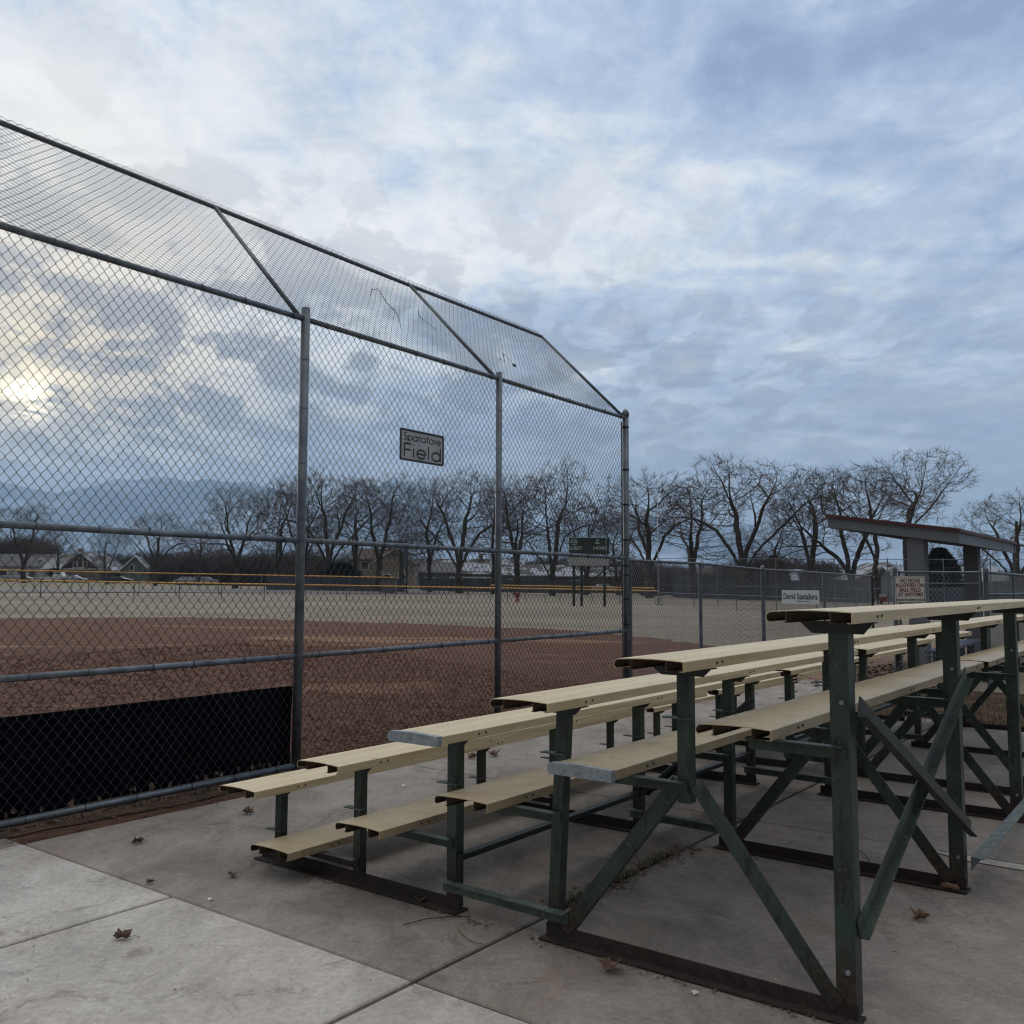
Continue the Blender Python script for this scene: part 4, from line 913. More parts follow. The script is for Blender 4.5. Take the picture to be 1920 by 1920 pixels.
for x in (.06, 4.55):
    b = MB(); b.box(x, x + .3, -.166, .107, 0, rz_(-.1) - .24); b.build('column', 'block', dg)
    b = MB(); b.prism([(-w0 - .02, rz_(w0) - .06), (-w1 + .02, rz_(w1) - .06), (-w1 + .02, rz_(w1) - .23), (-w0 - .02, rz_(w0) - .22)], x + .1, x + .2, 'x'); b.build('roof_beam', 'fascia', dg)
b = MB(); b.tube([(Lr + .05, -w1 + .05, 0.0), (Lr + .05, -w1 + .05, 2.3)], .025, 8); b.build('downpipe', 'galv', dg)
bn = empty('dugout_bench', uw(13.1, .42), BPHI + .05, 'long navy blue player bench inside the dugout', 'bench')
b = MB(); b.box(-.3, 3.9, -.14, .14, .41, .45); b.build('seat', 'navy', bn)
for x in (-.1, 1.1, 2.3, 3.5): b = MB(); b.prism([(x - .03, 0), (x + .03, 0), (x + .06, .41), (x - .06, .41)], -.06, .06); b.build('leg', 'navy', bn)

GL_, GR_ = Vector((5.84, 14.2, 0)), Vector((7.23, 14.2, 0))
gt = empty('gate', GL_, 0, 'closed chain-link gate between two capped posts in front of the dugout', 'gate')
for x, r in ((0, .036), (1.39, .040)):
    b = MB(); b.tube([(x, 0, -.1), (x, 0, 1.74)], r, 14); b.tube([(x, 0, 1.71), (x, 0, 1.76), (x, 0, 1.80)], [r * 1.18, r, .008], 14); b.build('gate_post', 'galv', gt, smooth_=False)
b = MB(); b.tube([(.06, 0, 1.70), (1.31, 0, 1.70)], .02, 8); b.tube([(.06, 0, 1.53), (1.31, 0, 1.53)], .012, 8); b.tube([(.06, 0, .1), (1.31, 0, .1)], .02, 8); b.tube([(.07, 0, .1), (.07, 0, 1.72)], .02, 8); b.tube([(1.31, 0, .1), (1.31, 0, 1.72)], .02, 8); b.build('gate_frame', 'galv', gt)
chain_mesh('chain_link', 1.24, .1, 1.70, mp=lambda Q: Q + np.array([.07, .02, 0]), parent=gt, r=.0022, matn='wire_lit')
chain_mesh('return_chain_link', .01, .1, .2, parent=gt) if False else None
# fence from the gate along the back of the dugout
d_ = bu; q0 = GR_; FG = [q0 + Vector((0.02, 0.03, 0))] + [q0 + d_ * t for t in (2.4, 4.8, 7.2, 9.6)]
pipe_fence('dugout_back_fence', FG, [1.70] * 5, 'dense blue-grey chain-link fence running behind the dugout from the gate', sides=3, wire=.0024, matn='wire_lit', cw=.05, ch=.06, rails=(1.0, .80), posts=[.02, .024, .024, .024, .03])
# no dogs sign
nd = empty('rules_sign', (5.90, 14.14, 1.40), R(-4), 'white sign with red NO DOGS lettering wired to the gate', 'sign')
wS, hS = .448, .60
b = MB(); b.prism(rrect(wS, hS, .03), -.002, .002); b.build('sign_face', 'white', nd)
nd.location = (5.79 + .03 + wS / 2, 14.14, 1.640 - hS / 2)
o1, o2 = rrect(wS - .02, hS - .02, .022), rrect(wS - .034, hS - .034, .018); n = len(o1); b = MB()
b.add([(x, -.0035, z) for x, z in o1] + [(x, -.0035, z) for x, z in o2], [(i, (i + 1) % n, n + (i + 1) % n, n + i) for i in range(n)]); b.build('border', 'black', nd)
for k, (txt, z, s) in enumerate((('NO DOGS', .230, .078), ('ALLOWED ON', .160, .078), ('BALL FIELD', .090, .078), ('AT ANYTIME', .020, .078))):
    text_mesh('lettering', txt, s, 'red_ink', nd, (0, -.004, z), (R(90), 0, 0), .001, bold=.0020, sx=.82)
for txt, z in (('FAILURE TO COMPLY COULD', -.060), ('RESULT IN THE CLOSURE', -.108)):
    text_mesh('small_lettering', txt, .036, 'dk_ink', nd, (0, -.004, z), (R(90), 0, 0), .001, bold=.0012, sx=.88)
b = MB(); p = at_y(1655, 66); o = empty('small_red_sign', p, 0, 'small red and white notice on a post far behind the dark fence post', 'sign')
b.box(-.25, .25, -.02, .02, .6, .95); b.build('notice', 'red_ink', o); b = MB(); b.box(-.25, .25, -.021, .019, .95, 1.15); b.build('upper_notice', 'sign_white', o); b = MB(); b.box(-.3, -.24, .021, .05, 0, .75); b.box(.24, .3, .021, .05, 0, .75); b.build('leg', 'sign_white', o)
# yellow striped pole near the gate
b = MB(); p = at_y(1810, 40); b.tube([p, p + Vector((0, 0, 2.6))], .045, 8); tag(b.build('pole', 'straw', smooth_=True), 'pale yellow pole behind the dugout, between its columns', 'pole')
# leaf pile by the dugout
b = MB(); rg = random.Random(31)
for k in range(900):
    u, w = rg.gauss(13.2, 1.2), rg.gauss(-.55, .22); p = uw(u, w, rg.uniform(0, .07)); s = rg.uniform(.02, .05); a = rg.uniform(0, 6.28)
    b.add([(p.x + s * math.cos(a + t), p.y + s * math.sin(a + t), p.z + rg.uniform(-.02, .03)) for t in (0, 1.5, 3.1, 4.6)], [(0, 1, 2, 3)])
tag(b.build('leaf_litter', 'leaf_d', fix=False), 'drift of dead brown leaves against the dugout', 'leaves', kind='stuff')

# ------------------------------------------------------------------ hydrant, shed, banner pole, cars
p = at(970, 1129); o = empty('fire_hydrant', p, 0, 'red fire hydrant on the grass beyond the outfield fence', 'hydrant')
b = MB(); b.tube([(0, 0, 0), (0, 0, .08), (0, 0, .09), (0, 0, .85), (0, 0, .86), (0, 0, .92), (0, 0, 1.05), (0, 0, 1.12)], [.24, .24, .17, .17, .22, .22, .12, .03], 14); b.build('barrel', 'hydrant', o, smooth_=True)
b = MB(); b.tube([(-.30, 0, .62), (.30, 0, .62)], .08, 10); b.tube([(0, 0, .6), (0, -.30, .6)], .11, 10); b.build('nozzle', 'hydrant', o); o.scale = (.72, .72, .72)
p = at(727, 1112); o = empty('storage_shed', p, 0, 'small blue-grey corrugated shed just beyond the outfield fence', 'shed')
k_ = p.y / F_PX; b = MB()
for i in range(14): b.box(-13 * k_ + i * 26 * k_ / 14, -13 * k_ + (i + .6) * 26 * k_ / 14, -.03, 2.0, .05, 24 * k_)
b.box(-13 * k_, 13 * k_, 0, 1.98, .04, 24 * k_ - .01); b.build('wall', 'grey_siding', o); b = MB(); b.box(-14 * k_, 14 * k_, -.1, 2.1, 24 * k_, 25 * k_); b.build('roof', 'roof', o)
p = at(762, 1112); o = empty('banner_pole', p, 0, 'dark pole with a narrow navy banner near the shed', 'pole')
k_ = p.y / F_PX; b = MB(); b.tube([(0, 0, 0), (0, 0, 92 * k_)], .12, 8); b.build('mast', 'darkpost', o); b = MB(); b.box(-.42, .05, -.15, -.13, 48 * k_, 84 * k_); b.build('pennant', 'navy', o)

def make_car(kind, body_m, label, pos, rz, Lc=4.5, Hc=1.45):
    root = empty('parked_car', pos, rz, label, 'car', 'cars parked beyond the ball field')
    W = 1.8
    if kind == 'truck': prof = [(-Lc / 2, .45), (-Lc / 2, 1.0), (-.2, 1.02), (.0, Hc), (1.15, Hc), (1.7, 1.05), (Lc / 2 - .1, .98), (Lc / 2, .7), (Lc / 2, .42)]
    elif kind == 'suv': prof = [(-Lc / 2, .45), (-Lc / 2, 1.05), (-Lc / 2 + .25, Hc), (.55, Hc), (1.15, 1.05), (Lc / 2 - .15, .98), (Lc / 2, .75), (Lc / 2, .42)]
    else: prof = [(-Lc / 2, .40), (-Lc / 2, .85), (-Lc / 2 + .55, .92), (-Lc / 2 + 1.2, Hc), (.35, Hc), (1.1, .92), (Lc / 2 - .2, .80), (Lc / 2, .6), (Lc / 2, .36)]
    n = len(prof); vs = []
    for y, q in ((-W / 2, 0), (-W / 2 + .14, 1), (W / 2 - .14, 1), (W / 2, 0)):
        for x, z in prof: vs.append((x, y if z < 1.1 or q else (y * .82), z if q or z < 1.1 else z - .03))
    b = MB(); fs = [tuple(range(n)), tuple(range(4 * n - 1, 3 * n - 1, -1))]
    for k in range(3): fs += [(k * n + i, k * n + (i + 1) % n, (k + 1) * n + (i + 1) % n, (k + 1) * n + i) for i in range(n)]
    b.add(vs, fs); b.build('body', body_m, root, bevel=.05)
    zc = 1.02 if kind != 'sedan' else .9
    b = MB()
    x0, x1 = {'truck': (.0, 1.25), 'suv': (-Lc / 2 + .35, .75), 'sedan': (-Lc / 2 + 1.2, .55)}[kind]
    for sgn in (-1, 1):
        y = sgn * (W / 2 * .93 + .012); b.add([(x0, y, zc + .03), (x1 + .25, y, zc + .03), (x1 - .1, y * .92, Hc - .12), (x0 + .15, y * .92, Hc - .12)], [(0, 1, 2, 3)])
    b.build('side_window', 'glass', root, fix=False)
    for x in (-Lc / 2 + .8, Lc / 2 - .85):
        for y in (-W / 2 - .01, W / 2 - .19):
            b = MB(); b.tube([(x, y, .33), (x, y + .2, .33)], .33, 16); w = b.build('wheel', 'rubber', root)
            b = MB(); b.tube([(x, y - .01, .33), (x, y + .21, .33)], .19, 12); b.build('rim', 'rim', w)
    b = MB(); b.box(Lc / 2 - .03, Lc / 2 + .02, -.8, -.5, .6, .75); b.box(Lc / 2 - .03, Lc / 2 + .02, .5, .8, .6, .75); b.build('headlight', 'cap', root)
    return root
MAT['car_silver'] = plain('silver_car_paint', (0.30, 0.33, 0.37), 0.3, 0.5, .05); MAT['car_white'] = plain('white_car_paint', (0.48, 0.51, 0.55), 0.3, 0, .05)
MAT['car_red'] = plain('maroon_car_paint', (0.10, 0.045, 0.055), 0.35, 0.2, .05); MAT['car_blue'] = plain('dark_blue_car_paint', (0.03, 0.045, 0.08), 0.3, 0.2, .05); MAT['car_black'] = plain('black_car_paint', (.02, .022, .026), .3, .2, .05)
for kind, m, lab, x, y, rz, Lc, Hc in (
        ('sedan', 'car_silver', 'silver sedan parked by the white house at the far left', 36, 1088, 0.1, 4.6, 1.45),
        ('truck', 'car_white', 'white pickup truck with dark windows in front of the dark gabled house', 104, 1090, 0.05, 5.4, 1.85),
        ('sedan', 'car_silver', 'pale low car touching the white pickup on its right', 138, 1091, 0.1, 4.4, 1.4),
        ('sedan', 'car_black', 'dark low car parked alone between the two left houses', 224, 1091, 0.0, 4.4, 1.3),
        ('sedan', 'car_silver', 'silver car below the leafy tree trunk left of the first post', 352, 1090, 0.1, 4.6, 1.45),
        ('suv', 'car_silver', 'grey hatchback parked right next to the silver car', 385, 1091, 0.0, 4.3, 1.5),
        ('sedan', 'car_silver', 'snow-dusted car showing just left of the last tall fence post', 1135, 1107, 0.0, 4.6, 1.5),
        ('sedan', 'car_white', 'pale car parked just right of the last tall fence post', 1197, 1106, 0.15, 4.6, 1.5),
        ('suv', 'car_silver', 'silver wagon beside the foul pole', 1222, 1106, 0.1, 4.6, 1.6),
        ('suv', 'car_red', 'maroon sport utility car parked right of the foul pole', 1272, 1112, 0.1, 5.0, 2.0),
        ('sedan', 'car_blue', 'dark blue car in front of the white-roofed shelter', 860, 1096, 0.0, 4.6, 1.5),
        ('suv', 'car_blue', 'dark blue wagon under the trees behind the scoreboard', 1040, 1098, 0.0, 4.6, 1.7),
        ('truck', 'car_black', 'dark pickup seen through the gate under the evergreen', 1770, 1108, 0.1, 5.4, 1.9)):
    make_car(kind, m, lab, at_y(x, 166) if x < 400 else (at_y(x, 150) if x < 1240 and x > 1050 else at(x, y)), rz, Lc, Hc)

# ------------------------------------------------------------------ houses
def window(root, x, z, w, h, y, frame='white'):
    b = MB(); b.box(x - w / 2 - .1, x + w / 2 + .1, y - .06, y, z - .1, z + h + .1); o = b.build('window', frame, root)
    b = MB(); b.box(x - w / 2, x + w / 2, y - .075, y - .062, z, z + h); b.build('pane', 'glass', o)
def house(pos, rz, w, d, h, rh, wallm, roofm, label, gable_front=False, windows=(), door=None, snow=0.0, chimney=None, over=.4, name='house'):
    root = empty(name, pos, rz, label, 'house')
    b = MB(); b.box(-w / 2, w / 2, 0, d, -.5, h)
    if gable_front: b.prism([(-w / 2, h), (w / 2, h), (0, h + rh)], 0, d)
    else: b.prism([(0, h), (d, h), (d / 2, h + rh)], -w / 2, w / 2, 'x')
    b.build('wall', wallm, root)
    t = .18
    if gable_front: planes = [[(-w / 2 - over, h - over * rh / (w / 2)), (0, h + rh), (0, h + rh + t), (-w / 2 - over, h - over * rh / (w / 2) + t)], [(w / 2 + over, h - over * rh / (w / 2)), (0, h + rh), (0, h + rh + t), (w / 2 + over, h - over * rh / (w / 2) + t)]]
    else: planes = [[(-over, h - over * rh / (d / 2)), (d / 2, h + rh), (d / 2, h + rh + t), (-over, h - over * rh / (d / 2) + t)], [(d + over, h - over * rh / (d / 2)), (d / 2, h + rh), (d / 2, h + rh + t), (d + over, h - over * rh / (d / 2) + t)]]
    for k, pl in enumerate(planes):
        b = MB(); b.prism(pl, -over, d + over) if gable_front else b.prism(pl, -w / 2 - over, w / 2 + over, 'x')
        ro = b.build('roof', 'roof_snow' if snow >= .5 else roofm, root)
    if gable_front:
        b = MB()
        for sg_ in (-1, 1): b.prism([(sg_ * (w / 2 + over), h - over * rh / (w / 2) - .12), (0, h + rh - .12), (0, h + rh + .14), (sg_ * (w / 2 + over), h - over * rh / (w / 2) + .14)], -over - .06, -over - .01)
        b.build('barge_board', 'white', root)
    for (x, z, ww, hh) in windows: window(root, x, z, ww, hh, 0)
    if door is not None: b = MB(); b.box(door - .5, door + .5, -.06, 0, 0, 2.1); b.build('door', 'brown_siding', root)
    if chimney is not None: b = MB(); b.box(chimney - .4, chimney + .4, d * .4, d * .4 + .8, h, h + rh + 1.0); b.build('chimney', 'tan_brick', root)
    return root
def hp(x, Yd): return at_y(x, Yd)
house(hp(38, 188), 0.05, 11, 8, 3.0, 2.4, 'white_siding', 'roof', 'pale house with a porch at the far left beyond the fences', windows=((-3.5, 1.1, 1.6, 1.1), (0, 1.1, 1.2, 1.1)), door=2.2, snow=.4)
house(hp(76, 190), 0.0, 5, 7, 3.0, 1.6, 'white_siding', 'roof', 'small white garage gable between the porch house and the dark gabled house', gable_front=True, windows=((0, .8, 1.4, 1.5),), snow=.3)
hd = house(hp(150, 186), -0.02, 8.0, 12, 2.6, 3.3, 'dark_siding', 'roof', 'dark house with white gable trim, cross-shaped attic window and snowy roof', gable_front=True, windows=((-.1, 2.95, .8, 1.8), (-1.15, 2.95, .6, 1.1), (.95, 2.95, .6, 1.1)), snow=.9, chimney=-2.6)
b = MB(); b.prism([(-8.0, 2.6), (-4.0, 2.6), (-3.6, 4.2), (-5.2, 5.0)], .5, 10); b.build('side_wing', 'dark_siding', hd); b = MB(); b.prism([(-8.4, 2.5), (-5.0, 5.5), (-1.2, 5.6), (-3.9, 2.9)], .3, 10.2); b.build('side_roof_snow', 'snow', hd)
b = MB(); b.box(-3.95, 3.95, -.12, -.01, 2.5, 2.7); b.build('trim_band', 'white', hd); b = MB(); b.box(-3.98, 3.98, -.03, 0, 0, 2.48); b.build('ground_floor_siding', 'tan_brick', hd)
house(hp(252, 192), 0.25, 5.5, 9, 2.7, 2.8, 'green_siding', 'roof', 'green-sided house with a steep gable and one snowy roof slope', gable_front=True, windows=((-.6, 2.6, .7, 1.0),), snow=.5)
house(hp(400, 190), 0.0, 16, 8, 3.0, 1.8, 'brown_siding', 'roof_br', 'long low brown house partly hidden by tree trunks', windows=((-5, 1, 1.6, 1.1), (-1, 1, 1.2, 1.1), (4, 1, 1.6, 1.1)), snow=.2)
house(hp(500, 188), 0.05, 14, 8, 3.0, 1.6, 'grey_siding', 'roof_br', 'grey single-storey house just left of the first tall post', windows=((-3, 1, 1.4, 1.1), (3, 1, 1.4, 1.1)), snow=.2)
house(hp(700, 170), 0.15, 7.5, 8, 5.2, 2.0, 'beige_siding', 'roof_br', 'tall beige two-storey house between the first and second posts', windows=((1.2, 3.4, 1.2, 1.3), (-1.6, 3.4, 1.2, 1.3)))
house(hp(738, 160), 0.0, 7, 8, 4.6, 2.2, 'beige_siding', 'roof', 'beige house with a low gable standing next to the tall beige one', gable_front=True, windows=((-1.2, 1.2, 1.2, 1.2), (1.4, 1.2, 1.0, 1.6)))
house(hp(805, 168), 0.1, 9, 8, 3.0, 1.8, 'grey_siding', 'roof', 'small grey house with a hipped roof right of the banner pole', windows=((0, 1, 1.6, 1.0),), snow=.2)
house(hp(880, 172), 0.0, 20, 9, 3.0, 2.6, 'brown_siding', 'roof_br', 'long house with a broad snow-dusted roof left of the second post', windows=((-5, 1, 1.6, 1.1), (2, 1, 1.6, 1.1)), snow=.6, chimney=2)
house(hp(995, 165), 0.0, 12, 8, 2.8, 1.8, 'grey_siding', 'roof', 'low grey house with a bright roof behind the second and third posts', windows=((-3, 1, 1.4, 1.0),), snow=.6)
house(hp(1110, 160), 0.0, 14, 8, 2.8, 1.5, 'brown_siding', 'roof', 'dark low house under the scoreboard with snow on its roof', windows=((-3, 1, 1.4, 1.0),), snow=.7)
house(hp(1330, 150), 0.0, 20, 8, 2.6, 1.6, 'brown_siding', 'roof_br', 'long brown building behind the maroon car', windows=((-6, 1, 1.4, 1.0), (-1, 1, 1.4, 1.0), (4, 1, 1.4, 1.0)), snow=.2)
house(hp(1560, 140), 0.0, 16, 8, 2.6, 1.6, 'grey_siding', 'roof', 'grey house with a pale roof behind the dark fence post', windows=((-4, 1, 1.4, 1.0), (2, 1, 1.4, 1.0)), snow=.5)
house(hp(1665, 120), 0.0, 9, 8, 2.8, 2.0, 'beige_siding', 'roof', 'cream house showing left of the first dugout column', gable_front=True, windows=((0, 1, 1.4, 1.0),), snow=.6)
house(hp(1790, 110), 0.0, 13, 8, 2.6, 1.6, 'grey_siding', 'roof', 'grey house with a bright snow patch between the dugout columns', windows=((-3, 1, 1.4, 1.0),), snow=1.0)
# open picnic shelter
p = at_y(880, 128); o = empty('picnic_shelter', p, 0, 'open picnic shelter with a thin white roof edge under bare trees', 'shelter')
b = MB(); b.box(-2.6, 2.9, -1.5, 1.5, 1.95, 2.15); b.build('roof', 'white', o)
for x in (-2.4, -.2, 2.6): b = MB(); b.box(x - .07, x + .07, -1.2, -1.06, -.2, 1.95); b.build('column', 'darkpost', o)
# long dark board fence with hedge behind the outfield
def board_fence(x0, x1, Yd0, Yd1, h, m, label):
    a, c = at_y(x0, Yd0), at_y(x1, Yd1); Lh = (c - a).length; o = empty('board_fence', a, math.atan2(c.y - a.y, c.x - a.x), label, 'fence')
    b = MB(); n = int(Lh / .3)
    for i in range(n): t = i / n; b.box(i * .3, i * .3 + .28, 0, .03, (c.z - a.z) * t - .1, (c.z - a.z) * t + h + .03 * ((i * 7) % 3))
    b.build('boards', m, o)
    b = MB()
    for i in range(0, n, 8): t = i / n; b.box(i * .3 - .06, i * .3 + .06, .031, .14, (c.z - a.z) * t - .1, (c.z - a.z) * t + h + .05)
    b.build('fence_posts', m, o); return o
board_fence(500, 760, 118, 120, 1.7, 'screen_blue', 'long dark slate board fence behind the yellow-capped fences')
board_fence(790, 1110, 140, 140, 1.8, 'screen_blue', 'dark board fence in front of the long snowy-roofed house')
board_fence(1262, 1640, 118, 100, 2.2, 'screen_blue', 'dark blue-grey board fence behind the foul-line fence')
board_fence(1745, 1960, 92, 80, 1.8, 'screen_blue', 'dark board fence seen through the gate and dugout')

# ------------------------------------------------------------------ trees (bare winter trees)
def rot_dir(d, ang, az):
    o = d.orthogonal().normalized(); o = Matrix.Rotation(az, 3, d) @ o
    return (Matrix.Rotation(ang, 3, o) @ d).normalized()
def gen_tree(seed, H=14.0, trunk=.22, width=1.0, lobes=7, r0=.40, lean=0.0, natt=1500, forks=3, low=.34, twigs=3):
    rg = np.random.default_rng(seed)
    W = H * .42 * width
    cs = []
    for k in range(lobes):                      # crown made of lobes with gaps between them
        a = 2 * np.pi * (k + rg.uniform(-.3, .3)) / lobes * 2.4; rr = W * (.25 + .75 * (k + .5) / lobes) * rg.uniform(.75, 1.0); zc = H * (.90 - (.90 - low - .10) * ((k + .5) / lobes) ** 1.3 * rg.uniform(.6, 1.15))
        cs.append((rr * np.cos(a) + lean * H * .4, rr * np.sin(a), zc - H * .06, H * rg.uniform(.13, .19)))
    cs = np.array(cs); A = []
    while len(A) < natt:
        c = cs[rg.integers(lobes)]; v = rg.normal(size=3); v /= np.linalg.norm(v); q = c[:3] + v * np.array([1.15, 1.15, .85]) * c[3] * rg.random() ** .40
        if q[2] < H * .97 and q[2] > H * low * .8: A.append(q)
    A = np.array(A)
    step = H * .028
    nodes = [np.array([0, 0, -.2])]; par = [-1]
    q = nodes[0].copy(); nt_ = max(2, int(H * trunk / step))
    for k in range(nt_): q = q + np.array([lean * step * 1.2 + rg.normal(0, step * .12), rg.normal(0, step * .12), step]); par.append(len(nodes) - 1); nodes.append(q.copy())
    top = len(nodes) - 1
    for f in range(forks):                      # main leaders reaching for the lobes
        tgt = cs[(f * 2) % lobes][:3] * np.array([.8, .8, .85]); q = nodes[max(1, top - rg.integers(0, 3))].copy(); p_ = top; n_ = int(np.linalg.norm(tgt - q) / step * .8); d0 = np.array([0, 0, 1.0])
        for k in range(n_):
            d = tgt - q; d /= np.linalg.norm(d) + 1e-6; w_ = min(1, .25 + k / n_); d = d * w_ + d0 * (1 - w_) * .8 + rg.normal(0, .11, 3); d /= np.linalg.norm(d); q = q + d * step
            par.append(p_); nodes.append(q.copy()); p_ = len(nodes) - 1
    Nn = np.array(nodes); P_ = list(par); alive = np.ones(len(A), bool); near = np.full(len(A), 1e9); ni = np.zeros(len(A), int)
    def upd(lo):
        D_ = np.linalg.norm(A[:, None, :] - Nn[None, lo:, :], axis=2); m = D_.min(1); k = D_.argmin(1) + lo; b_ = m < near; near[b_] = m[b_]; ni[b_] = k[b_]
    upd(0); kids = {}
    for it in range(70):
        alive &= near > step * 1.5
        idx = np.where(alive & (near < H * .34))[0]
        if len(idx) == 0: break
        acc = {}
        for a in idx:
            d = A[a] - Nn[ni[a]]; acc.setdefault(int(ni[a]), []).append(d / (np.linalg.norm(d) + 1e-9))
        new = []
        for k, ds in acc.items():
            if kids.get(k, 0) >= 3: continue
            kids[k] = kids.get(k, 0) + 1
            pdir = Nn[k] - Nn[P_[k]] if P_[k] >= 0 else np.array([0, 0, step]); d = np.sum(ds, 0) / len(ds) + rg.normal(0, .10, 3) + np.array([0, 0, .10]) + .40 * pdir / (np.linalg.norm(pdir) + 1e-9); d /= np.linalg.norm(d) + 1e-9; new.append(Nn[k] + d * step); P_.append(k)
        if not new: break
        lo = len(Nn); Nn = np.vstack([Nn, new]); upd(lo)
        if len(Nn) > 5200: break
    n = len(Nn); ch = [[] for _ in range(n)]
    for k in range(1, n): ch[P_[k]].append(k)
    rad = np.zeros(n)
    for k in range(n - 1, -1, -1): rad[k] = .013 ** 2.2 if not ch[k] else sum(rad[c] for c in ch[k])
    rad = rad ** (1 / 2.2); rad *= 1; sc_ = r0 / rad[0]; rad = np.where(rad > .013, .012 + (r0 * 1.0 - .012) * np.clip((rad - .013) / (rad[0] - .013), 0, 1) ** 1.28, .012)
    tb, cb = MB(), MB()
    stack = [(0, -1)]
    while stack:                                # follow the thickest child to make continuous limbs
        k, p0 = stack.pop(); chain = ([p0] if p0 >= 0 else []) + [k]
        while ch[chain[-1]]:
            c_ = sorted(ch[chain[-1]], key=lambda c: -rad[c])
            for o_ in c_[1:]: stack.append((o_, chain[-1]))
            chain.append(c_[0])
        rs = [float(rad[c]) for c in chain]
        if p0 >= 0: rs[0] = rs[1]
        big = max(rs) > .07
        (tb if big else cb).tube([Vector(Nn[c]) for c in chain], rs, 7 if max(rs) > .15 else (5 if big else 3), cap=False)
    rr_ = random.Random(seed)
    for k in range(n):                          # fine twigs on every thin shoot
        if rad[k] < .026:
            pd = Vector(Nn[k] - Nn[P_[k]]).normalized() if P_[k] >= 0 else Vector((0, 0, 1))
            for _ in range(twigs + 2 if not ch[k] else 3):
                d = (pd * .8 + Vector((rr_.gauss(0, .6), rr_.gauss(0, .6), rr_.gauss(.1, .5)))).normalized(); l = H * rr_.uniform(.03, .07); m = Vector(Nn[k]) + d * l * .5 + Vector((0, 0, rr_.uniform(-.02, .04)))
                e = m + (d + Vector((rr_.gauss(0, .22), rr_.gauss(0, .22), rr_.gauss(.1, .2)))).normalized() * l * .5
                cb.tube([Vector(Nn[k]), m, e], [.013, .010, .006], 3, cap=False)
    return tb, cb
TREE = {}
def proto(key, **kw):
    tb, cb = gen_tree(**kw)
    def me(b, nm, m):
        me_ = bpy.data.meshes.new(nm); me_.from_pydata(b.v, [], b.f); me_.materials.append(MAT[m]); me_.polygons.foreach_set('use_smooth', [True] * len(b.f)); me_.update(); return me_
    zs = sorted(v[2] for v in cb.v); TREE[key] = (me(tb, 'trunk', 'bark'), me(cb, 'crown', 'twigs'), zs[int(len(zs) * .992)])
proto('vase1', seed=11, H=14, trunk=.14, width=1.15, lobes=9, r0=.42, forks=4)
proto('vase2', seed=23, H=14, trunk=.16, width=1.25, lobes=8, r0=.42, forks=3, low=.28)
proto('up1', seed=37, H=14, trunk=.22, width=.62, lobes=7, r0=.34, forks=3, low=.30)
proto('up2', seed=41, H=14, trunk=.10, width=.85, lobes=9, r0=.36, forks=4, low=.26)
proto('multi', seed=59, H=14, trunk=.05, width=.95, lobes=10, r0=.38, forks=6, low=.20)
proto('thin', seed=67, H=14, trunk=.30, width=.60, lobes=5, r0=.24, forks=2, low=.45, lean=.10, natt=900)
proto('lolly', seed=73, H=14, trunk=.46, width=.95, lobes=6, r0=.26, forks=3, low=.46, lean=-.05)
def put_tree(key, pos, H, rz, label, sx=1.0, group='bare trees across the park', name='bare_tree'):
    t, c, h0 = TREE[key]; s = H / h0
    root = empty(name, pos, rz, label, 'tree', group); root.scale = (s * sx, s * sx, s)
    for me_ in (t, c): o = bpy.data.objects.new(me_.name, me_); link(o); o.parent = root
    return root
def H_of(ytop, Yd, px):
    hz_ = 1095.3 + px / 960 * 3.3
    return CAM_H + (hz_ - ytop) / F_PX * Yd - zg((px - 960) / F_PX * Yd, Yd)
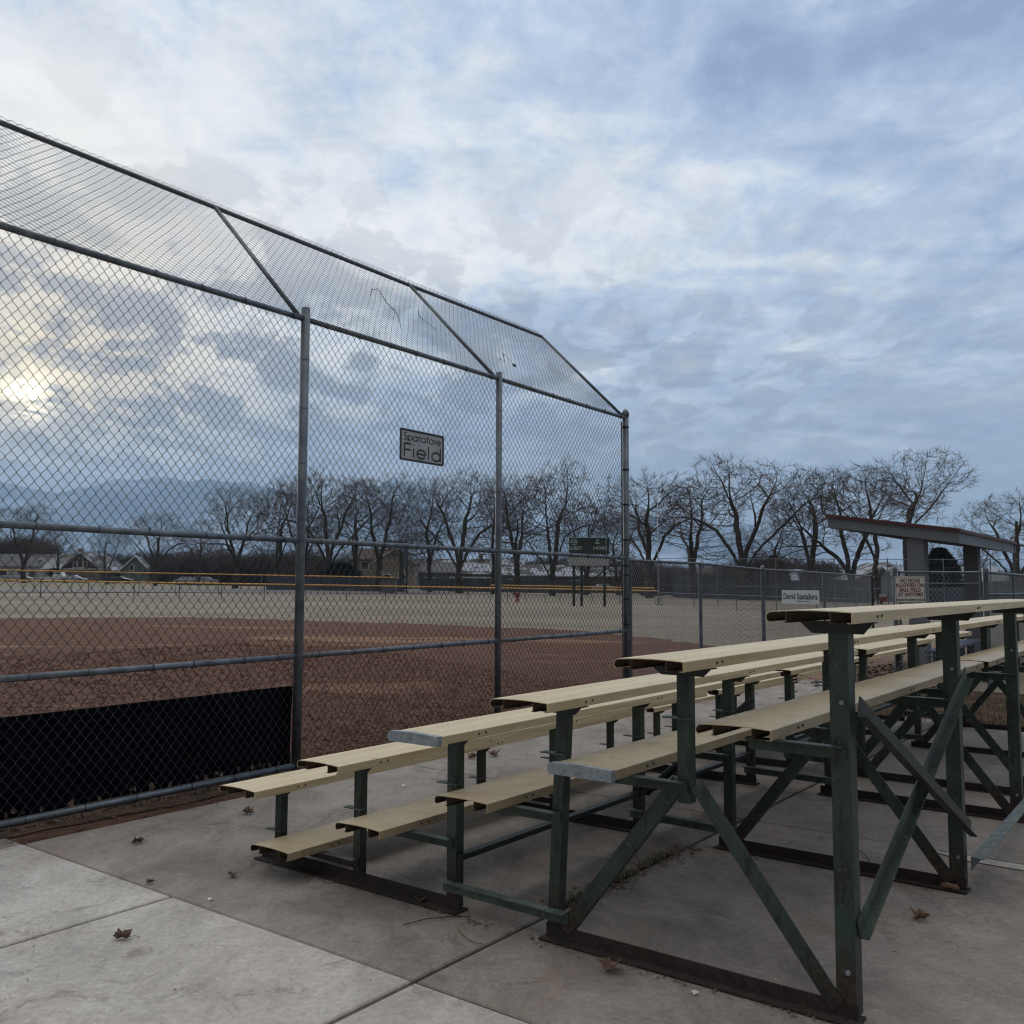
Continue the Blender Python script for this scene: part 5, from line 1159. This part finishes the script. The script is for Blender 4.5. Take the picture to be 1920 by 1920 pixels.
trees = [('vase2', 45, 945, 150, 'bare tree at the far left edge rising over the pale house'), ('up2', 108, 985, 175, 'thin bare tree standing just left of the dark gabled house'),
         ('multi', 200, 988, 150, 'multi-stemmed bare tree right of the dark gabled house'), ('vase1', 292, 962, 140, 'spreading bare tree in front of the green house, topped by the middle rail'),
         ('up1', 372, 975, 160, 'smaller bare tree between the green and brown houses'), ('vase2', 440, 916, 128, 'broad bare tree left of the first tall post'),
         ('up2', 520, 900, 132, 'upright bare tree directly left of the first tall post'), ('multi', 566, 895, 140, 'bare tree hidden partly by the first tall post'),
         ('vase1', 615, 882, 125, 'bare tree with a rounded top just right of the first tall post'), ('up1', 668, 905, 128, 'bare tree over the tall beige house'),
         ('vase2', 712, 890, 120, 'bare tree with heavy limbs left of the field sign'), ('multi', 752, 960, 140, 'low bare tree below the gap under the field sign'),
         ('up2', 806, 905, 122, 'bare tree beneath the field sign'), ('vase1', 862, 884, 120, 'tall bare tree right below the field sign corner'),
         ('thin', 925, 900, 118, 'leaning bare tree behind the second tall post'), ('vase2', 968, 895, 112, 'bare tree with forked trunk right of the second tall post'),
         ('up2', 1036, 866, 112, 'tallest bare tree between the second and last tall posts'), ('multi', 1098, 925, 125, 'lower bare tree right above the scoreboard'),
         ('multi', 1160, 950, 130, 'dense brown bare tree directly behind the last tall post'), ('vase1', 1218, 888, 108, 'wide bare tree with a dark trunk behind the foul pole'),
         ('vase2', 1300, 900, 112, 'bare tree with long limbs between the foul pole and the big crowned tree'), ('vase1', 1392, 856, 106, 'big round-crowned bare tree with two dark leaders, tallest right of the foul pole'),
         ('up2', 1455, 960, 130, 'small bare tree tucked beside the big round-crowned one'), ('up1', 1518, 878, 104, 'upright brownish bare tree left of the dugout roof corner'),
         ('vase2', 1592, 885, 104, 'dark dense bare tree behind the dugout roof corner'), ('thin', 1648, 872, 96, 'slender crooked bare tree left of the first dugout column'),
         ('lolly', 1712, 842, 92, 'bare tree on a bare trunk rising over the dugout roof'), ('multi', 1745, 1010, 130, 'low bare tree seen under the dugout roof'),
         ('up2', 1832, 1000, 140, 'distant bare tree behind the far dugout column'), ('vase1', 1905, 925, 100, 'brownish bare tree at the right edge past the dugout')]
for i, (k, x, yt, Yd, lab) in enumerate(trees):
    p = at_y(x, Yd); put_tree(k, p, H_of(yt, Yd, x) * 1.0, (i * 1.9) % 6.28 if k != 'lolly' else 0.3, lab, sx=(1.0 if x < 1150 else 1.12))
# shrubs and brush
def gen_bush(seed, n=420, H=3.2, W=2.6):
    rg = random.Random(seed); b = MB()
    for k in range(n):
        a = rg.uniform(0, 6.28); r_ = W * .45 * math.sqrt(rg.random()); p = Vector((r_ * math.cos(a) * .4, r_ * math.sin(a) * .4, 0)); t = Vector((r_ * math.cos(a) * 1.15, r_ * math.sin(a) * 1.15, H * (1 - .35 * (r_ / W) ** 2 * 4) * rg.uniform(.55, 1.0)))
        m = p.lerp(t, .5) + Vector((rg.gauss(0, .2), rg.gauss(0, .2), 0)); b.tube([p, m, t], [.03, .02, .008], 3, cap=False)
        for j in range(4):
            s_ = m.lerp(t, rg.random()); e = s_ + Vector((rg.gauss(0, .35), rg.gauss(0, .35), rg.uniform(.05, .5))); b.tube([s_, e], [.014, .006], 3, cap=False)
    me_ = bpy.data.meshes.new('branches'); me_.from_pydata(b.v, [], b.f); me_.materials.append(MAT['brush']); me_.update(); return me_
BUSH = [gen_bush(5), gen_bush(6, 520, 3.0, 3.4)]
rg = random.Random(77)
places = ['left of the pale house', 'beside the pale house', 'behind the white garage', 'right of the dark gabled house', 'left of the green house', 'before the green house', 'right of the green house', 'left end of the brown house', 'before the brown house', 'right end of the brown house',
          'before the grey house', 'left of the slate board fence', 'by the first tall post', 'left of the tall beige house', 'before the tall beige house', 'by the banner pole', 'beside the small grey house', 'left of the picnic shelter', 'right of the picnic shelter', 'by the second tall post',
          'left of the scoreboard', 'behind the scoreboard', 'by the last tall post', 'behind the foul pole', 'behind the maroon car', 'under the round-crowned tree', 'left of the upright brownish tree', 'behind the banner', 'by the dark fence post', 'behind the cream house', 'between the dugout columns', 'behind the far dugout column', 'at the right edge']
for i, pl in enumerate(places):
    x = -10 + i * 60.5; Yd = rg.uniform(202, 225) if x < 1150 else rg.uniform(150, 185)
    Hh = rg.uniform(3.5, 7.5); me_ = BUSH[i % 2]
    o = bpy.data.objects.new('shrub', me_); link(o); o.location = at_y(x, Yd); s = Hh / 3.2; wv = rg.uniform(1.3, 2.4); o.scale = (s * wv, s * wv, s); o.rotation_euler = (0, 0, rg.uniform(0, 6))
    tag(o, 'leafless brown shrub ' + pl, 'shrub', 'leafless shrubs among the far houses')
for i in range(46):
    x = -20 + i * 43 + rg.uniform(-15, 15); Yd = rg.uniform(196, 215) if x < 1180 else rg.uniform(128, 150)
    Hh = rg.uniform(5.5, 9.0) if x < 1180 else rg.uniform(4.0, 6.5)
    o = bpy.data.objects.new('hedge_shrub', BUSH[i % 2]); link(o); o.location = at_y(x, Yd); s = Hh / 3.2; wv = rg.uniform(1.0, 1.6); o.scale = (s * wv, s * wv, s); o.rotation_euler = (0, 0, rg.uniform(0, 6))
    tag(o, 'leafless brown shrub in the far hedge line behind the houses', 'shrub', 'far hedge line of leafless shrubs')
for i in range(22):
    x = (300 + i * 15) if i < 18 else (-12 + (i - 18) * 24); x += rg.uniform(-6, 6); Yd = rg.uniform(172, 184) if i < 18 else rg.uniform(196, 205)
    Hh = rg.uniform(4.0, 7.0) if i < 18 else rg.uniform(9, 12)
    o = bpy.data.objects.new('thicket_shrub', BUSH[i % 2]); link(o); o.location = at_y(x, Yd); s = Hh / 3.2; wv = rg.uniform(.9, 1.5); o.scale = (s * wv, s * wv, s); o.rotation_euler = (0, 0, rg.uniform(0, 6))
    tag(o, 'leafless shrub of the thicket around the brown and grey houses on the left', 'shrub', 'thicket around the left houses')
# far tree belt as one mass
b = MB(); rg = random.Random(5)
for k in range(170):
    x = rg.uniform(-260, 190); Yd = rg.uniform(215, 300); z = zg(x, Yd); h = rg.uniform(5, 9)
    for j in range(46):
        a = rg.uniform(0, 6.28); rr = rg.uniform(.2, 4.6); t = Vector((x + rr * math.cos(a), Yd + rr * math.sin(a), z + h * (rg.uniform(.35, 1.0)) * (1 - .02 * rr * rr))); p = Vector((x + rr * .2 * math.cos(a), Yd + rr * .2 * math.sin(a), z + h * rg.uniform(0, .35)))
        b.tube([p, t], [.09, .035], 3, cap=False)
tag(b.build('distant_woodland', 'brush', fix=False), 'far belt of bare brown trees behind the houses', 'trees', kind='stuff')
# evergreens
def conifer(pos, H, W, label, name='evergreen_tree', seed=1):
    rg = random.Random(seed); root = empty(name, pos, 0, label, 'tree' if name == 'evergreen_tree' else 'shrub')
    b = MB(); b.tube([(0, 0, -.2), (0, 0, H * .9)], [.25, .05], 8); b.build('trunk', 'bark', root)
    b = MB()
    for k in range(6500):
        t = rg.random() ** .8; z = H * (.06 + .94 * t); R_ = W / 2 * (math.sin(math.pi * min(1, (1 - t) * .62 + .02)) ** .7) * rg.uniform(.25, 1.05) ** .5; a = rg.uniform(0, 6.28)
        c = Vector((R_ * math.cos(a), R_ * math.sin(a), z)); s = rg.uniform(.12, .3) * W / 3; d = Vector((math.cos(a), math.sin(a), rg.uniform(-.3, .5))) * s; e = Vector((-math.sin(a), math.cos(a), rg.uniform(-.3, .3))) * s * .6
        b.add([c - e, c + d, c + e, c - d * .4], [(0, 1, 2, 3)])
    b.build('crown', 'evergreen', root, fix=False)
conifer(at_y(1764, 100), H_of(1029, 100, 1764), 4.6, 'dense dark rounded evergreen framed between the dugout columns', seed=2)
conifer(at_y(1452, 135), 6.0, 4.6, 'small dark evergreen beside the big round-crowned bare tree', seed=3)
conifer(at_y(640, 125), 3.6, 6.0, 'wide dark evergreen bush left of the tall beige house', 'evergreen_bush', 4)
# utility pole right
p = at_y(1910, 85); o = empty('utility_pole', p, 0, 'wooden utility pole in the bare tree at the right edge', 'pole'); b = MB(); b.tube([(0, 0, 0), (0, 0, H_of(978, 85, 1910))], .13, 8); b.build('mast', 'bark', o); b = MB(); b.box(-.7, .7, -.06, .06, 5.6, 5.72); b.build('crossarm', 'bark', o)

# ------------------------------------------------------------------ mountains and air
ridge = [(-700, 960), (-400, 930), (-150, 915), (0, 905), (60, 917), (130, 942), (180, 922), (235, 905), (310, 898), (370, 918), (430, 915), (500, 930), (580, 935), (640, 950), (700, 925), (745, 905), (800, 925), (860, 950), (930, 945), (1010, 975), (1100, 985), (1200, 978), (1300, 990), (1450, 1005), (1600, 1000), (1700, 1010), (1850, 1025), (2100, 1030), (2600, 1040)]
def ry(x):
    for (a, ya), (c, yc) in zip(ridge, ridge[1:]):
        if a <= x <= c: return ya + (yc - ya) * (x - a) / (c - a)
    return 1040
from mathutils import noise as mn
YM = 6000.0; vs = []; fs = []; nxm = 260; rows = 26
for i in range(nxm + 1):
    px = -700 + 3300 * i / nxm; X_ = (px - 960) / F_PX * YM; top = CAM_H + (1098 - ry(px)) / F_PX * YM
    for j in range(rows + 1):
        t = j / rows; Yv = 3900 + t * 3400; prof = math.sin(min(t / .62, 1) * math.pi / 2) ** 1.5 if t < .62 else math.cos((t - .62) / .38 * math.pi / 2)
        k_ = Yv / YM
        nsz = mn.fractal(Vector((X_ * .0016, Yv * .0016, 3.3)), 1.0, 2.0, 6) * 90 * (1 - abs(t - .62) * 1.2) * (0 if j == 0 else 1) * (prof > .02)
        vs.append((X_ * (1 + (k_ - 1) * .2), Yv, 3 + max(0, top * prof + nsz * (.35 if .55 < t < .7 else 1.0))))
for i in range(nxm):
    for j in range(rows): a = i * (rows + 1) + j; fs.append((a, a + rows + 1, a + rows + 2, a + 1))
b = MB(); b.add(vs, fs); tag(b.build('mountains', 'mount', smooth_=True, fix=False), kind='structure')
for pl in (bpy.data.objects['mountains'].data,):
    bm = bmesh.new(); bm.from_mesh(pl); bmesh.ops.recalc_face_normals(bm, faces=bm.faces); bm.to_mesh(pl); bm.free()
b = MB(); b.box(-9500, 9500, -60, 11500, -40, 830); hz_o = b.build('haze', 'mount')
hm = bpy.data.materials.new('haze_air'); hm.use_nodes = True; t = hm.node_tree; t.nodes.clear(); pv = t.nodes.new('ShaderNodeVolumePrincipled'); mo = t.nodes.new('ShaderNodeOutputMaterial'); t.links.new(pv.outputs[0], mo.inputs['Volume'])
pv.inputs['Color'].default_value = (0.56, 0.78, 1.0, 1); pv.inputs['Density'].default_value = 0.00014; pv.inputs['Anisotropy'].default_value = 0.0
hz_o.data.materials.clear(); hz_o.data.materials.append(hm); tag(hz_o, kind='stuff'); hz_o['label'] = 'thin blue air haze over the far trees and mountains'; hz_o['category'] = 'haze'
